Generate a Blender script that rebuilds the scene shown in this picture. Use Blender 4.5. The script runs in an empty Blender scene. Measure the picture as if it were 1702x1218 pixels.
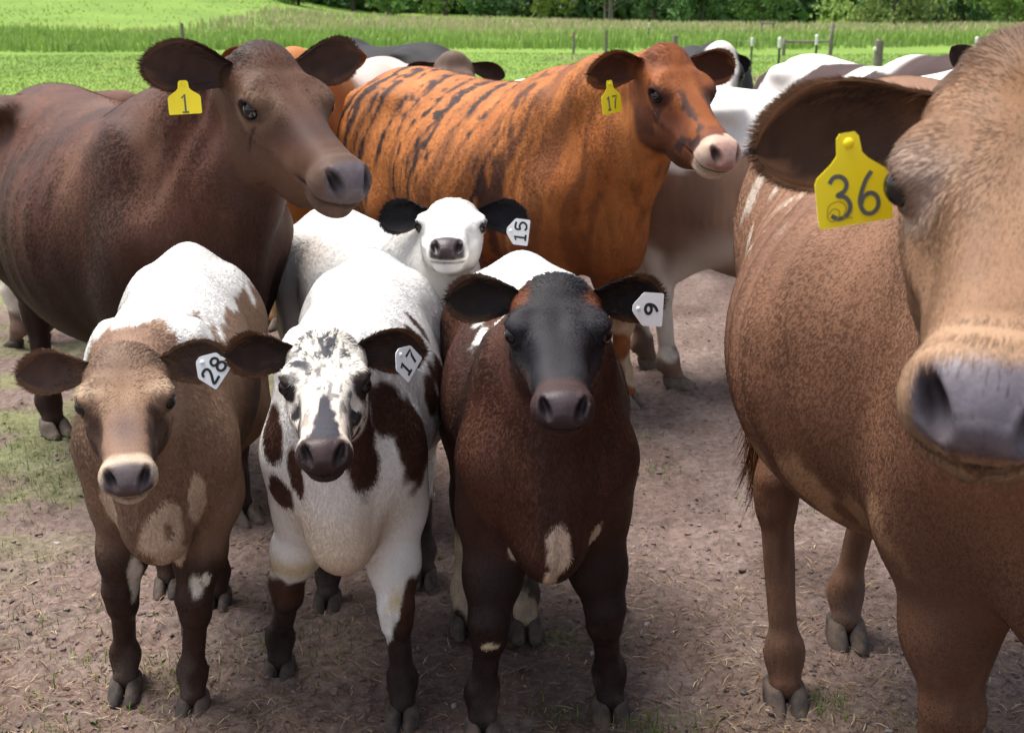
import bpy, math, random
import numpy as np
from mathutils import Vector

random.seed(7)
RNG = np.random.default_rng(11)
SC = bpy.context.scene
COL = SC.collection

# ------------------------------------------------------------------ camera, light, exposure
cam_data = bpy.data.cameras.new('camera')
cam = bpy.data.objects.new('camera', cam_data)
COL.objects.link(cam)
cam.location = (0.0, 0.0, 1.55)
cam.rotation_euler = (math.radians(90 - 16.5), 0, 0)
cam_data.sensor_width = 36.0
cam_data.lens = 42.3
cam_data.clip_start = 0.05
cam_data.clip_end = 2000
cam_data.dof.use_dof = True
cam_data.dof.focus_distance = 2.55
cam_data.dof.aperture_fstop = 8.0
SC.camera = cam

SUN_EL, SUN_AZ = math.radians(68), math.radians(-60)      # sun direction: az measured from +Y towards +X
world = bpy.data.worlds.new('World')
SC.world = world
world.use_nodes = True
wn = world.node_tree
bg = wn.nodes['Background']
sky = wn.nodes.new('ShaderNodeTexSky')
sky.sky_type = 'NISHITA'
sky.sun_disc = False
sky.sun_elevation = SUN_EL
sky.sun_rotation = SUN_AZ
sky.air_density = 1.0
sky.dust_density = 3.0
sky.ozone_density = 1.0
hs = wn.nodes.new('ShaderNodeHueSaturation')
hs.inputs['Saturation'].default_value = 0.5
wn.links.new(sky.outputs['Color'], hs.inputs['Color'])
wn.links.new(hs.outputs['Color'], bg.inputs['Color'])
bg.inputs['Strength'].default_value = 0.06
sd = bpy.data.lights.new('sun', 'SUN')
sd.energy = 1.5
sd.angle = math.radians(35)
sd.color = (1.0, 0.96, 0.90)
sun = bpy.data.objects.new('sun', sd)
COL.objects.link(sun)
sun.rotation_euler = Vector((-math.sin(SUN_AZ) * math.cos(SUN_EL), -math.cos(SUN_AZ) * math.cos(SUN_EL),
                             -math.sin(SUN_EL))).to_track_quat('-Z', 'Y').to_euler()
SC.view_settings.view_transform = 'Standard'
SC.view_settings.look = 'None'
SC.view_settings.exposure = 2.1
SC.view_settings.gamma = 1.0
SC.view_settings.use_curve_mapping = False
SC.cycles.max_bounces = 6
SC.cycles.transparent_max_bounces = 4
SC.cycles_curves.shape = 'RIBBONS'

# ------------------------------------------------------------------ small numeric helpers
f32 = np.float32
def A(*v): return np.array(v, dtype=f32)
def nrm(v): 
    v = np.asarray(v, dtype=f32)
    return v / (np.linalg.norm(v, axis=-1, keepdims=True) + 1e-9)
def sstep(a, b, x):
    t = np.clip((x - a) / (b - a), 0, 1)
    return t * t * (3 - 2 * t)
def mix(a, b, t):
    t = np.asarray(t)
    if t.ndim == 1: t = t[:, None]
    return a * (1 - t) + b * t
def _hash(i, j, k, seed):
    h = (i.astype(np.uint32) * np.uint32(374761393) + j.astype(np.uint32) * np.uint32(668265263)
         + k.astype(np.uint32) * np.uint32(2147483647) + np.uint32(seed * 974711 + 13))
    h = (h ^ (h >> np.uint32(13))) * np.uint32(1274126177)
    h = (h ^ (h >> np.uint32(15))) * np.uint32(2246822519)
    return ((h ^ (h >> np.uint32(16))) & np.uint32(0xffff)).astype(f32) / f32(32767.5) - f32(1)
def vnoise(P, scale=1.0, seed=0):
    Q = np.asarray(P, dtype=f32) * np.asarray(scale, dtype=f32)
    F = np.floor(Q)
    I = F.astype(np.int64)
    t = Q - F
    t = t * t * (3 - 2 * t)
    out = 0
    for a in (0, 1):
        wa = t[:, 0] if a else 1 - t[:, 0]
        for b in (0, 1):
            wb = t[:, 1] if b else 1 - t[:, 1]
            for c in (0, 1):
                wc = t[:, 2] if c else 1 - t[:, 2]
                out = out + wa * wb * wc * _hash(I[:, 0] + a, I[:, 1] + b, I[:, 2] + c, seed)
    return out
def fbm(P, scale=1.0, oct=3, seed=0):
    s, a, o = np.asarray(scale, dtype=f32), 1.0, 0
    for k in range(oct):
        o = o + a * vnoise(P, s, seed + 17 * k)
        s = s * 2.03; a *= 0.5
    return o

# ------------------------------------------------------------------ object helpers
def link(o, parent=None):
    COL.objects.link(o)
    if parent is not None: o.parent = parent
    return o
def mesh_np(name, V, F, mat=None, parent=None, smooth=True, cols=None, colname='Col'):
    """V (n,3); F list of equal-length int arrays or list of arrays of different n-gons"""
    me = bpy.data.meshes.new(name)
    V = np.asarray(V, dtype=f32)
    Fs = F if isinstance(F, list) else [F]
    Fs = [np.asarray(f, dtype=np.int32) for f in Fs if len(f)]
    tot = np.concatenate([np.full(len(f), f.shape[1], dtype=np.int32) for f in Fs])
    idx = np.concatenate([f.ravel() for f in Fs])
    st = np.concatenate([[0], np.cumsum(tot)[:-1]]).astype(np.int32)
    me.vertices.add(len(V)); me.vertices.foreach_set('co', V.ravel())
    me.loops.add(len(idx)); me.loops.foreach_set('vertex_index', idx)
    me.polygons.add(len(tot)); me.polygons.foreach_set('loop_start', st); me.polygons.foreach_set('loop_total', tot)
    me.polygons.foreach_set('use_smooth', np.full(len(tot), smooth))
    me.update(calc_edges=True)
    me.validate()
    if cols is not None:
        at = me.attributes.new(colname, 'FLOAT_COLOR', 'POINT')
        c4 = np.ones((len(V), 4), dtype=f32)
        c4[:, :cols.shape[1]] = cols
        at.data.foreach_set('color', c4.ravel())
    if mat is not None: me.materials.append(mat)
    return link(bpy.data.objects.new(name, me), parent)
def tag(o, label=None, cat=None, group=None, kind=None):
    if label: o['label'] = label
    if cat: o['category'] = cat
    if group: o['group'] = group
    if kind: o['kind'] = kind
    return o
def empty(name, loc=(0, 0, 0), rz=0.0):
    o = bpy.data.objects.new(name, None)
    o.empty_display_size = 0.1
    o.location = loc; o.rotation_euler = (0, 0, rz)
    return link(o)

def ball(c, r, nu=20, nv=12):
    V = [(0, 0, 1)]
    for i in range(1, nv):
        a = math.pi * i / nv
        V += [(math.sin(a) * math.cos(2 * math.pi * j / nu), math.sin(a) * math.sin(2 * math.pi * j / nu), math.cos(a)) for j in range(nu)]
    V.append((0, 0, -1)); V = np.array(V) * r + c
    q = [(1 + i * nu + j, 1 + (i + 1) * nu + j, 1 + (i + 1) * nu + (j + 1) % nu, 1 + i * nu + (j + 1) % nu) for i in range(nv - 2) for j in range(nu)]
    t = [(0, 1 + j, 1 + (j + 1) % nu) for j in range(nu)] + [(len(V) - 1, 1 + (nv - 2) * nu + (j + 1) % nu, 1 + (nv - 2) * nu + j) for j in range(nu)]
    return V, [np.array(q), np.array(t)]

# ------------------------------------------------------------------ materials
def new_mat(name):
    m = bpy.data.materials.new(name); m.use_nodes = True
    return m, m.node_tree, m.node_tree.nodes['Principled BSDF']
def N(nt, t, **kw):
    n = nt.nodes.new(t)
    for k, v in kw.items(): setattr(n, k, v)
    return n
def plain_mat(name, col, rough=0.6, noise=0.0, scale=20.0, bump=0.0, spec=0.5, metal=0.0):
    m, nt, b = new_mat(name)
    b.inputs['Roughness'].default_value = rough
    b.inputs['Specular IOR Level'].default_value = spec
    b.inputs['Metallic'].default_value = metal
    b.inputs['Base Color'].default_value = (*col, 1)
    if noise or bump:
        tc = N(nt, 'ShaderNodeTexCoord'); nz = N(nt, 'ShaderNodeTexNoise')
        nz.inputs['Scale'].default_value = scale; nz.inputs['Detail'].default_value = 6
        nt.links.new(tc.outputs['Object'], nz.inputs['Vector'])
        mr = N(nt, 'ShaderNodeMapRange')
        mr.inputs['To Min'].default_value = 1 - noise; mr.inputs['To Max'].default_value = 1 + noise
        nt.links.new(nz.outputs['Fac'], mr.inputs['Value'])
        mx = N(nt, 'ShaderNodeMix', data_type='RGBA', blend_type='MULTIPLY')
        mx.inputs['Factor'].default_value = 1
        mx.inputs['A'].default_value = (*col, 1)
        nt.links.new(mr.outputs['Result'], mx.inputs['B'])
        nt.links.new(mx.outputs['Result'], b.inputs['Base Color'])
        if bump:
            bp = N(nt, 'ShaderNodeBump'); bp.inputs['Strength'].default_value = bump
            bp.inputs['Distance'].default_value = 0.01
            nt.links.new(nz.outputs['Fac'], bp.inputs['Height'])
            nt.links.new(bp.outputs['Normal'], b.inputs['Normal'])
    return m

def attr_mat(name, rough=0.7, spec=0.3, bump_scale=0, bump=0.0, grain=0.0, trans=0.0):
    m, nt, b = new_mat(name)
    at = N(nt, 'ShaderNodeAttribute', attribute_name='Col')
    b.inputs['Roughness'].default_value = rough
    b.inputs['Specular IOR Level'].default_value = spec
    out = at.outputs['Color']
    if grain or bump:
        tc = N(nt, 'ShaderNodeTexCoord'); nz = N(nt, 'ShaderNodeTexNoise')
        nz.inputs['Scale'].default_value = bump_scale; nz.inputs['Detail'].default_value = 4
        nt.links.new(tc.outputs['Object'], nz.inputs['Vector'])
        if grain:
            mr = N(nt, 'ShaderNodeMapRange')
            mr.inputs['To Min'].default_value = 1 - grain; mr.inputs['To Max'].default_value = 1 + grain
            nt.links.new(nz.outputs['Fac'], mr.inputs['Value'])
            mx = N(nt, 'ShaderNodeMix', data_type='RGBA', blend_type='MULTIPLY'); mx.inputs['Factor'].default_value = 1
            nt.links.new(out, mx.inputs['A']); nt.links.new(mr.outputs['Result'], mx.inputs['B'])
            out = mx.outputs['Result']
        if bump:
            bp = N(nt, 'ShaderNodeBump'); bp.inputs['Strength'].default_value = bump; bp.inputs['Distance'].default_value = 0.004
            nt.links.new(nz.outputs['Fac'], bp.inputs['Height']); nt.links.new(bp.outputs['Normal'], b.inputs['Normal'])
    nt.links.new(out, b.inputs['Base Color'])
    return m, nt, b, at

# hide: colour from the painted coat pattern, alpha of the attribute = wetness (nose pads)
M = {}
m, nt, b, at = attr_mat('cattle_hide', rough=0.62, spec=0.20, bump_scale=260, bump=0.25, grain=0.18)
for q in nt.nodes:
    if q.type == 'BUMP':
        mb = N(nt, 'ShaderNodeMapRange'); mb.inputs['To Min'].default_value = .25; mb.inputs['To Max'].default_value = .10
        nt.links.new(at.outputs['Alpha'], mb.inputs['Value']); nt.links.new(mb.outputs['Result'], q.inputs['Strength'])
mr = N(nt, 'ShaderNodeMapRange'); mr.inputs['To Min'].default_value = 0.68; mr.inputs['To Max'].default_value = 0.36
nt.links.new(at.outputs['Alpha'], mr.inputs['Value']); nt.links.new(mr.outputs['Result'], b.inputs['Roughness'])
M['hide'] = m
m, nt, b, at = attr_mat('cattle_hair', rough=0.55, spec=0.16)
an = N(nt, 'ShaderNodeAttribute', attribute_name='skin_normal')
vt = N(nt, 'ShaderNodeVectorTransform', vector_type='NORMAL', convert_from='OBJECT', convert_to='WORLD')
nt.links.new(an.outputs['Vector'], vt.inputs['Vector']); nt.links.new(vt.outputs['Vector'], b.inputs['Normal'])
M['hair'] = m
M['eye'] = plain_mat('cattle_eye', (0.006, 0.004, 0.004), rough=0.07, spec=0.5)
def hoof_mat(name, col, dirt):
    m = plain_mat(name, col, rough=.85, noise=.5, scale=35, bump=.6, spec=.15)
    nt = m.node_tree; b = nt.nodes['Principled BSDF']
    src = b.inputs['Base Color'].links[0].from_socket
    nz = N(nt, 'ShaderNodeTexNoise'); nz.inputs['Scale'].default_value = 28; nz.inputs['Detail'].default_value = 5
    tc = N(nt, 'ShaderNodeTexCoord'); nt.links.new(tc.outputs['Object'], nz.inputs['Vector'])
    mr = N(nt, 'ShaderNodeMapRange'); mr.inputs['From Min'].default_value = .42; mr.inputs['From Max'].default_value = .60
    nt.links.new(nz.outputs['Fac'], mr.inputs['Value'])
    mx = N(nt, 'ShaderNodeMix', data_type='RGBA'); mx.inputs['B'].default_value = (*dirt, 1)
    nt.links.new(mr.outputs['Result'], mx.inputs['Factor']); nt.links.new(src, mx.inputs['A']); nt.links.new(mx.outputs['Result'], b.inputs['Base Color'])
    return m
M['hoof_pale'] = hoof_mat('hoof_horn_pale', (0.15, 0.12, 0.095), (.10, .07, .055))
M['hoof_dark'] = hoof_mat('hoof_horn_dark', (0.050, 0.042, 0.038), (.10, .072, .058))
M['tag_yellow'] = plain_mat('tag_yellow_plastic', (0.95, 0.76, 0.01), rough=0.42, noise=0.06, scale=30)
M['tag_white'] = plain_mat('tag_white_plastic', (0.80, 0.82, 0.83), rough=0.42, noise=0.04, scale=30)
M['ink_black'] = plain_mat('tag_ink_black', (0.012, 0.012, 0.016), rough=0.6)
M['ink_grey'] = plain_mat('tag_ink_faded', (0.11, 0.115, 0.10), rough=0.7)
M['ink_light'] = plain_mat('tag_ink_smudge', (0.42, 0.26, 0.02), rough=0.7)
# ------------------------------------------------------------------ terrain
def terrain(x, y):
    x = np.asarray(x, dtype=f32); y = np.asarray(y, dtype=f32)
    hill = 4.2 * sstep(58, 135, y) * sstep(-14, -40, x) + 1.3 * sstep(70, 150, y) * sstep(25, -20, x)
    P = np.stack([x, y, np.zeros_like(x)], -1).reshape(-1, 3)
    roll = (.10 * vnoise(P, .12, 4) * sstep(9, 25, P[:, 1])).reshape(x.shape)
    near = sstep(11, 6, P[:, 1])
    n = .012 * fbm(P, 2.2, 2, 5) + .010 * fbm(P, 9, 3, 6)
    cl = vnoise(P, 22, 8)
    n = n + .012 * np.clip(cl - .05, 0, 1) + .009 * np.clip(vnoise(P, 41, 9), -.2, 1)
    hp = np.clip(vnoise(P, 6.5, 12) - .45, 0, .5)
    n = n - .035 * hp
    return hill + roll + (near * n).reshape(x.shape)
def axis(segs):
    o = [segs[0][0]]
    for a, b, d0, d1 in segs:
        x = a
        while x < b - 1e-6:
            t = (x - a) / (b - a); x = min(b, x + d0 + (d1 - d0) * t); o.append(x)
    return np.array(o)
gy = axis([(-12, 1.2, 1.5, .05), (1.2, 4.5, .016, .024), (4.5, 8, .03, .08), (8, 60, .12, 2.0), (60, 200, 2.2, 5), (200, 1500, 10, 200)])
gx = axis([(-900, -60, 120, 6), (-60, -6, 4, .3), (-6, -2.3, .2, .05), (-2.3, 2.0, .018, .018), (2.0, 6, .05, .25), (6, 90, .4, 5), (90, 900, 8, 120)])
GX, GY = np.meshgrid(gx, gy, indexing='ij')
GZ = terrain(GX, GY)
GV = np.stack([GX, GY, GZ], -1).reshape(-1, 3).astype(f32)
ny = len(gy)
i0 = (np.arange(len(gx) - 1)[:, None] * ny + np.arange(ny - 1)[None]).ravel()
GF = np.stack([i0, i0 + ny, i0 + ny + 1, i0 + 1], 1)
def grassness(P):
    """0 bare yard ... 1 pasture"""
    P = np.asarray(P, dtype=f32); n = fbm(P * A(1, 1, 0), .55, 3, 31)
    n2 = fbm(P * A(1, 1, 0), 4.0, 3, 33)
    g = sstep(6.4, 8.2, P[:, 1] + 1.1 * n - .25 * np.clip(P[:, 0], -9, 2))
    left = sstep(-1.0, -2.2, P[:, 0] + .35 * n) * sstep(2.6, 3.4, P[:, 1] + .3 * n) + .9 * np.exp(-((P[:, 0] + 1.0) / .8) ** 2) * sstep(4.0, 5.2, P[:, 1])
    return np.clip(np.maximum(g, .62 * left * sstep(-.15, .55, n2)), 0, 1)
def ground_color(P):
    Q = P * A(1, 1, 0)
    d = A(.150, .108, .094)[None] * (1 + .20 * fbm(Q, 1.3, 3, 41))[:, None]
    d = mix(d, A(.200, .155, .138), .55 * sstep(.1, .7, fbm(Q, 5, 3, 42)))
    d = mix(d, A(.090, .060, .050), .60 * sstep(.15, .8, fbm(Q, 2.2, 3, 43)))
    d = mix(d, A(.155, .100, .068), .5 * sstep(.0, .6, fbm(Q, .9, 2, 44)) * sstep(3.0, 2.2, P[:, 1]))
    g = A(.150, .235, .045)[None] * (1 + .12 * fbm(Q, (.35, .18, 1), 3, 45))[:, None]
    g = mix(g, A(.190, .250, .050), .6 * sstep(0, .7, fbm(Q, (.10, .05, 1), 2, 46)))
    g = mix(g, A(.090, .170, .030), .5 * sstep(.25, .8, fbm(Q, (.9, .5, 1), 3, 47)))
    g = mix(g, A(.17, .15, .07), .45 * sstep(.45, .8, fbm(Q, (.25, .5, 1), 2, 48)) * sstep(40, 20, P[:, 1]))
    dry = np.exp(-((P[:, 1] - 27 - .12 * P[:, 0]) / 2.2) ** 2) * sstep(1.5, 4, P[:, 0] + .8 * fbm(Q, .4, 2, 50))
    dry = np.maximum(dry, .8 * np.exp(-((P[:, 1] - 40 - .1 * P[:, 0]) / 2.0) ** 2) * sstep(0.5, 2.5, P[:, 0]) * sstep(9, 5, P[:, 0]))
    g = mix(g, A(.22, .17, .11), .75 * dry)
    k = grassness(P)
    k2 = np.where(P[:, 1] < 6.0, k * .55, k)
    return mix(d, g, k2)
m, nt, b = new_mat('ground_earth_and_turf')
at = N(nt, 'ShaderNodeAttribute', attribute_name='Col')
tc = N(nt, 'ShaderNodeTexCoord')
n1 = N(nt, 'ShaderNodeTexNoise'); n1.inputs['Scale'].default_value = 38; n1.inputs['Detail'].default_value = 8; n1.inputs['Roughness'].default_value = .7
n2 = N(nt, 'ShaderNodeTexVoronoi'); n2.inputs['Scale'].default_value = 70
for q in (n1, n2): nt.links.new(tc.outputs['Object'], q.inputs['Vector'])
mr = N(nt, 'ShaderNodeMapRange'); mr.inputs['From Min'].default_value = .28; mr.inputs['From Max'].default_value = .72
mr.inputs['To Min'].default_value = .48; mr.inputs['To Max'].default_value = 1.52
nt.links.new(n1.outputs['Fac'], mr.inputs['Value'])
mx = N(nt, 'ShaderNodeMix', data_type='RGBA', blend_type='MULTIPLY'); mx.inputs['Factor'].default_value = 1
nt.links.new(at.outputs['Color'], mx.inputs['A']); nt.links.new(mr.outputs['Result'], mx.inputs['B'])
nt.links.new(mx.outputs['Result'], b.inputs['Base Color'])
b.inputs['Roughness'].default_value = .95; b.inputs['Specular IOR Level'].default_value = .12
bp1 = N(nt, 'ShaderNodeBump'); bp1.inputs['Strength'].default_value = .8; bp1.inputs['Distance'].default_value = .012
bp2 = N(nt, 'ShaderNodeBump'); bp2.inputs['Strength'].default_value = .35; bp2.inputs['Distance'].default_value = .006
nt.links.new(n1.outputs['Fac'], bp1.inputs['Height']); nt.links.new(n2.outputs['Distance'], bp2.inputs['Height'])
nt.links.new(bp1.outputs['Normal'], bp2.inputs['Normal']); nt.links.new(bp2.outputs['Normal'], b.inputs['Normal'])
tag(mesh_np('ground', GV, GF, m, cols=ground_color(GV)), kind='structure')

# ------------------------------------------------------------------ litter, stones, weeds, grass
M['litter'] = attr_mat('dry_litter', rough=.8, spec=.2)[0]
M['stone'] = attr_mat('small_stones', rough=.85, spec=.25, bump_scale=120, bump=.4, grain=.25)[0]
def leaf_mat(name, rough=.55):
    m, nt, b, at = attr_mat(name, rough=rough, spec=.25)
    tr = N(nt, 'ShaderNodeBsdfTranslucent'); ms = N(nt, 'ShaderNodeMixShader'); ms.inputs['Fac'].default_value = .30
    nt.links.new(at.outputs['Color'], tr.inputs['Color'])
    nt.links.new(b.outputs['BSDF'], ms.inputs[1]); nt.links.new(tr.outputs['BSDF'], ms.inputs[2])
    nt.links.new(ms.outputs['Shader'], nt.nodes['Material Output'].inputs['Surface'])
    return m
M['grass'] = leaf_mat('grass_blades')
M['leaf'] = leaf_mat('tree_leaves')
def yard_points(n, y0=1.7, y1=7.0, power=1.6):
    """more of them close to the camera"""
    y = y0 * (y1 / y0) ** (RNG.random(n) ** power)
    x = (RNG.random(n) * 2 - 1) * (y * .50 + .25)
    return x.astype(f32), y.astype(f32)
def strips(x, y, z, ang, ln, wd, tilt, col, curve=.0):
    """thin flat pieces lying about; two quads each"""
    n = len(x)
    d = np.stack([np.cos(ang) * np.cos(tilt), np.sin(ang) * np.cos(tilt), np.sin(tilt)], 1)
    s = np.stack([-np.sin(ang), np.cos(ang), 0 * ang], 1)
    c = np.stack([x, y, z], 1)
    bend = s * (curve * ln)[:, None]
    a, m_, e = c - d * ln[:, None] / 2, c + bend + A(0, 0, .002), c + d * ln[:, None] / 2
    w = s * wd[:, None] / 2
    V = np.stack([a + w * .6, a - w * .6, m_ + w, m_ - w, e + w * .5, e - w * .5], 1).reshape(-1, 3)
    k = np.arange(n)[:, None] * 6
    F = np.concatenate([k + np.array([[0, 1, 3, 2]]), k + np.array([[2, 3, 5, 4]])])
    return V, F, np.repeat(col, 6, 0)
n = 36000
x, y = yard_points(n, 1.75, 6.5)
patch = fbm(np.stack([x, y, 0 * x], 1), 1.1, 3, 71)
keep = (patch + .55 * RNG.random(n) + .25 * (y < 2.6) > .18); x, y = x[keep], y[keep]; n = len(x)
pal = np.array([(.26, .19, .115), (.17, .105, .062), (.34, .27, .17), (.12, .062, .038), (.085, .05, .034)], dtype=f32)
col = pal[RNG.choice(5, n, p=[.20, .30, .12, .23, .15])] * (1 + .2 * RNG.normal(0, 1, (n, 1)).astype(f32)).clip(.4, 1.6)
V, F, c = strips(x, y, terrain(x, y) + .005, RNG.random(n) * 6.28, (.012 + .045 * RNG.random(n) ** 2.2).astype(f32), (.0012 + .0022 * RNG.random(n) ** 2).astype(f32), RNG.normal(0, .15, n), col, RNG.normal(0, .05, n))
tag(mesh_np('straw_litter', V, F, M['litter'], cols=c, smooth=False), kind='stuff')

def pebbles(name, n, r0, r1, y0, y1, seed, pal):
    rr = np.random.default_rng(seed)
    x, y = yard_points(n, y0, y1)
    base = np.array([(0, 0, 1), (.89, 0, .45), (.28, .85, .45), (-.72, .53, .45), (-.72, -.53, .45), (.28, -.85, .45), (.72, .53, -.45), (-.28, .85, -.45), (-.89, 0, -.45), (-.28, -.85, -.45), (.72, -.53, -.45), (0, 0, -1)], dtype=f32)
    T = np.array([(0,1,2),(0,2,3),(0,3,4),(0,4,5),(0,5,1),(1,6,2),(2,7,3),(3,8,4),(4,9,5),(5,10,1),(6,7,2),(7,8,3),(8,9,4),(9,10,5),(10,6,1),(6,11,7),(7,11,8),(8,11,9),(9,11,10),(10,11,6)])
    r = (r0 + (r1 - r0) * rr.random(n) ** 3.5).astype(f32)
    sc = np.stack([.8 + .6 * rr.random(n), .8 + .5 * rr.random(n), .45 + .35 * rr.random(n)], 1).astype(f32)
    a = rr.random(n) * 6.28
    J = base[None] * (1 + .28 * rr.normal(0, 1, (n, 12, 1))).clip(.6, 1.5) * sc[:, None] * r[:, None, None]
    X = J[..., 0] * np.cos(a)[:, None] - J[..., 1] * np.sin(a)[:, None]; Y = J[..., 0] * np.sin(a)[:, None] + J[..., 1] * np.cos(a)[:, None]
    V = np.stack([X + x[:, None], Y + y[:, None], J[..., 2] + (terrain(x, y) + r * .15)[:, None]], -1).reshape(-1, 3)
    F = (np.arange(n)[:, None, None] * 12 + T[None]).reshape(-1, 3)
    c = (np.array(pal, dtype=f32)[rr.choice(len(pal), n)] if pal is not None else ground_color(np.stack([x, y, 0 * x], 1)) * .92) * (1 + .15 * rr.normal(0, 1, (n, 1))).clip(.5, 1.5)
    tag(mesh_np(name, V, F, M['stone'], cols=np.repeat(c, 12, 0), smooth=False), kind='stuff')
pebbles('small_stones', 900, .002, .010, 1.8, 7.5, 5, [(.20, .17, .155), (.15, .12, .11), (.26, .22, .20), (.12, .10, .10)])
pebbles('earth_clods', 20000, .0015, .009, 1.75, 6.5, 6, None)

def blades(x, y, h, w, col, lean=.35, rng=RNG):
    n = len(x)
    a = rng.random(n) * 6.28
    z = terrain(x, y)
    L = (lean * rng.random(n) * h).astype(f32)
    d = np.stack([np.cos(a), np.sin(a), 0 * a], 1).astype(f32); s = np.stack([-np.sin(a), np.cos(a), 0 * a], 1).astype(f32)
    b_ = np.stack([x, y, z - .003], 1).astype(f32)
    m_ = b_ + d * (L * .35)[:, None] + A(0, 0, 1) * (h * .6)[:, None]
    t = b_ + d * L[:, None] + A(0, 0, 1) * h[:, None]
    V = np.stack([b_ + s * w[:, None] / 2, b_ - s * w[:, None] / 2, m_ + s * w[:, None] * .4, m_ - s * w[:, None] * .4, t], 1).reshape(-1, 3)
    k = np.arange(n)[:, None] * 5
    return V, [k + np.array([[0, 1, 3, 2]]), k + np.array([[2, 3, 4]])], np.repeat(col, 5, 0)
# weeds growing in the yard
spots = [(-1.05, 2.33, .10, 90), (-.98, 2.62, .08, 60), (-.82, 2.55, .05, 40), (-1.25, 2.75, .14, 60), (-.55, 2.75, .10, 70), (-1.75, 3.9, .22, 220), (-1.85, 4.2, .25, 240), (-1.62, 3.75, .15, 120),
         (-1.9, 3.55, .18, 120), (.12, 2.42, .04, 30), (.29, 2.36, .04, 60), (.12, 2.75, .05, 30), (.50, 3.9, .05, 25), (.45, 4.3, .06, 35), (.72, 2.42, .04, 45), (-.05, 3.0, .04, 20), (.95, 2.3, .06, 40),
         (-.7, 4.6, .25, 160), (-.8, 5.3, .35, 260), (-.62, 4.0, .12, 70), (-.72, 3.6, .06, 50), (-.27, 3.3, .08, 40), (.85, 3.6, .08, 30), (-1.4, 3.2, .12, 60), (.40, 2.30, .05, 35)]
X, Y, H, Wd = [], [], [], []
for sx_, sy_, r, k in spots:
    k = int(k * 2.2); X += list(sx_ + RNG.normal(0, r, k)); Y += list(sy_ + RNG.normal(0, r * .8, k)); H += list(.008 + .034 * RNG.random(k) ** 1.8); Wd += list(.0016 + .0020 * RNG.random(k))
X += [-.82 + .01 * i for i in range(3)]; Y += [2.62, 2.63, 2.60]; H += [.10, .08, .12]; Wd += [.004, .004, .004]
X, Y, H, Wd = [np.array(v, dtype=f32) for v in (X, Y, H, Wd)]
col = np.array([(.10, .17, .035)], dtype=f32) * (1 + .3 * RNG.normal(0, 1, (len(X), 1)).astype(f32)).clip(.4, 1.7) + RNG.random((len(X), 1)).astype(f32) * A(.05, .03, .0)
V, F, c = blades(X, Y, H, Wd, col, 1.2)
tag(mesh_np('yard_weeds', V, F, M['grass'], cols=c, smooth=False), kind='stuff')
# short pasture grass
n = 150000
y = (7.0 * (46 / 7.0) ** (RNG.random(n) ** .9)).astype(f32)
x = ((RNG.random(n) * 2 - 1) * (y * .46 + .5)).astype(f32)
P = np.stack([x, y, 0 * x], 1)
k = RNG.random(n) < grassness(P) * .95; x, y, P = x[k], y[k], P[k]; n = len(x)
h = (.015 + .035 * RNG.random(n) * (1 + .6 * fbm(P, .8, 2, 81))).clip(.02, .14).astype(f32)
col = ground_color(P) * (1 + .16 * RNG.normal(0, 1, (n, 1)).astype(f32)).clip(.5, 1.6) * A(1.0, 1.02, .9)
V, F, c = blades(x, y, h, (.004 + .0006 * y).astype(f32), col, .9)
tag(mesh_np('pasture_grass', V, F, M['grass'], cols=c, smooth=False), kind='stuff')
# uncut grass beyond the fence
n = 90000
y = (47 * (118 / 47.) ** RNG.random(n)).astype(f32)
x = (-62 + 112 * RNG.random(n)).astype(f32)
P = np.stack([x, y, 0 * x], 1)
edge = 49 + 3.0 * vnoise(P, .06, 3) - .10 * np.clip(x, -30, 20) + .5 * np.clip(x - 3, 0, 30)
k = (y > edge) & (np.abs(x) < y * .47 + 2) & (RNG.random(n) < .35 + .8 * sstep(-.3, .5, fbm(P, .12, 2, 82))) & ~((x < -22) & (y > 60 + .4 * (x + 60)))
x, y, P = x[k], y[k], P[k]; n = len(x)
h = (.28 + .38 * RNG.random(n) + .12 * fbm(P, .2, 2, 83)).clip(.2, 1.1).astype(f32)
seed = sstep(62, 92, y + 8 * fbm(P, .15, 2, 84)) * (RNG.random(n) < .72)
col = mix(np.tile(A(.20, .31, .065), (n, 1)) * (1 + .16 * RNG.normal(0, 1, (n, 1)).astype(f32)).clip(.5, 1.6), A(.46, .36, .25), .80 * seed)
V, F, c = blades(x, y, h, (.035 + .0006 * y).astype(f32), col, .5)
tag(mesh_np('tall_meadow_grass', V, F, M['grass'], cols=c, smooth=False), kind='stuff')

# rough grass on the slope
n = 26000
y = (58 * (150 / 58.) ** RNG.random(n)).astype(f32); x = (-75 + 62 * RNG.random(n)).astype(f32)
P = np.stack([x, y, 0 * x], 1)
k = (x > -y * .5 - 3) & (x < -12 - .1 * (y - 58)) & (RNG.random(n) < .25 + .9 * sstep(-.2, .5, fbm(P, (.12, .05, 1), 3, 86))); x, y, P = x[k], y[k], P[k]; n = len(x)
col = ground_color(P) * (1.12 + .10 * RNG.normal(0, 1, (n, 1)).astype(f32)).clip(.5, 1.6) * A(1.0, 1.05, .9)
V, F, c = blades(x, y, (.06 + .14 * RNG.random(n)).astype(f32), (.03 + .0006 * y).astype(f32), col, 2.6)
tag(mesh_np('slope_grass', V, F, M['grass'], cols=c, smooth=False), kind='stuff')

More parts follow.
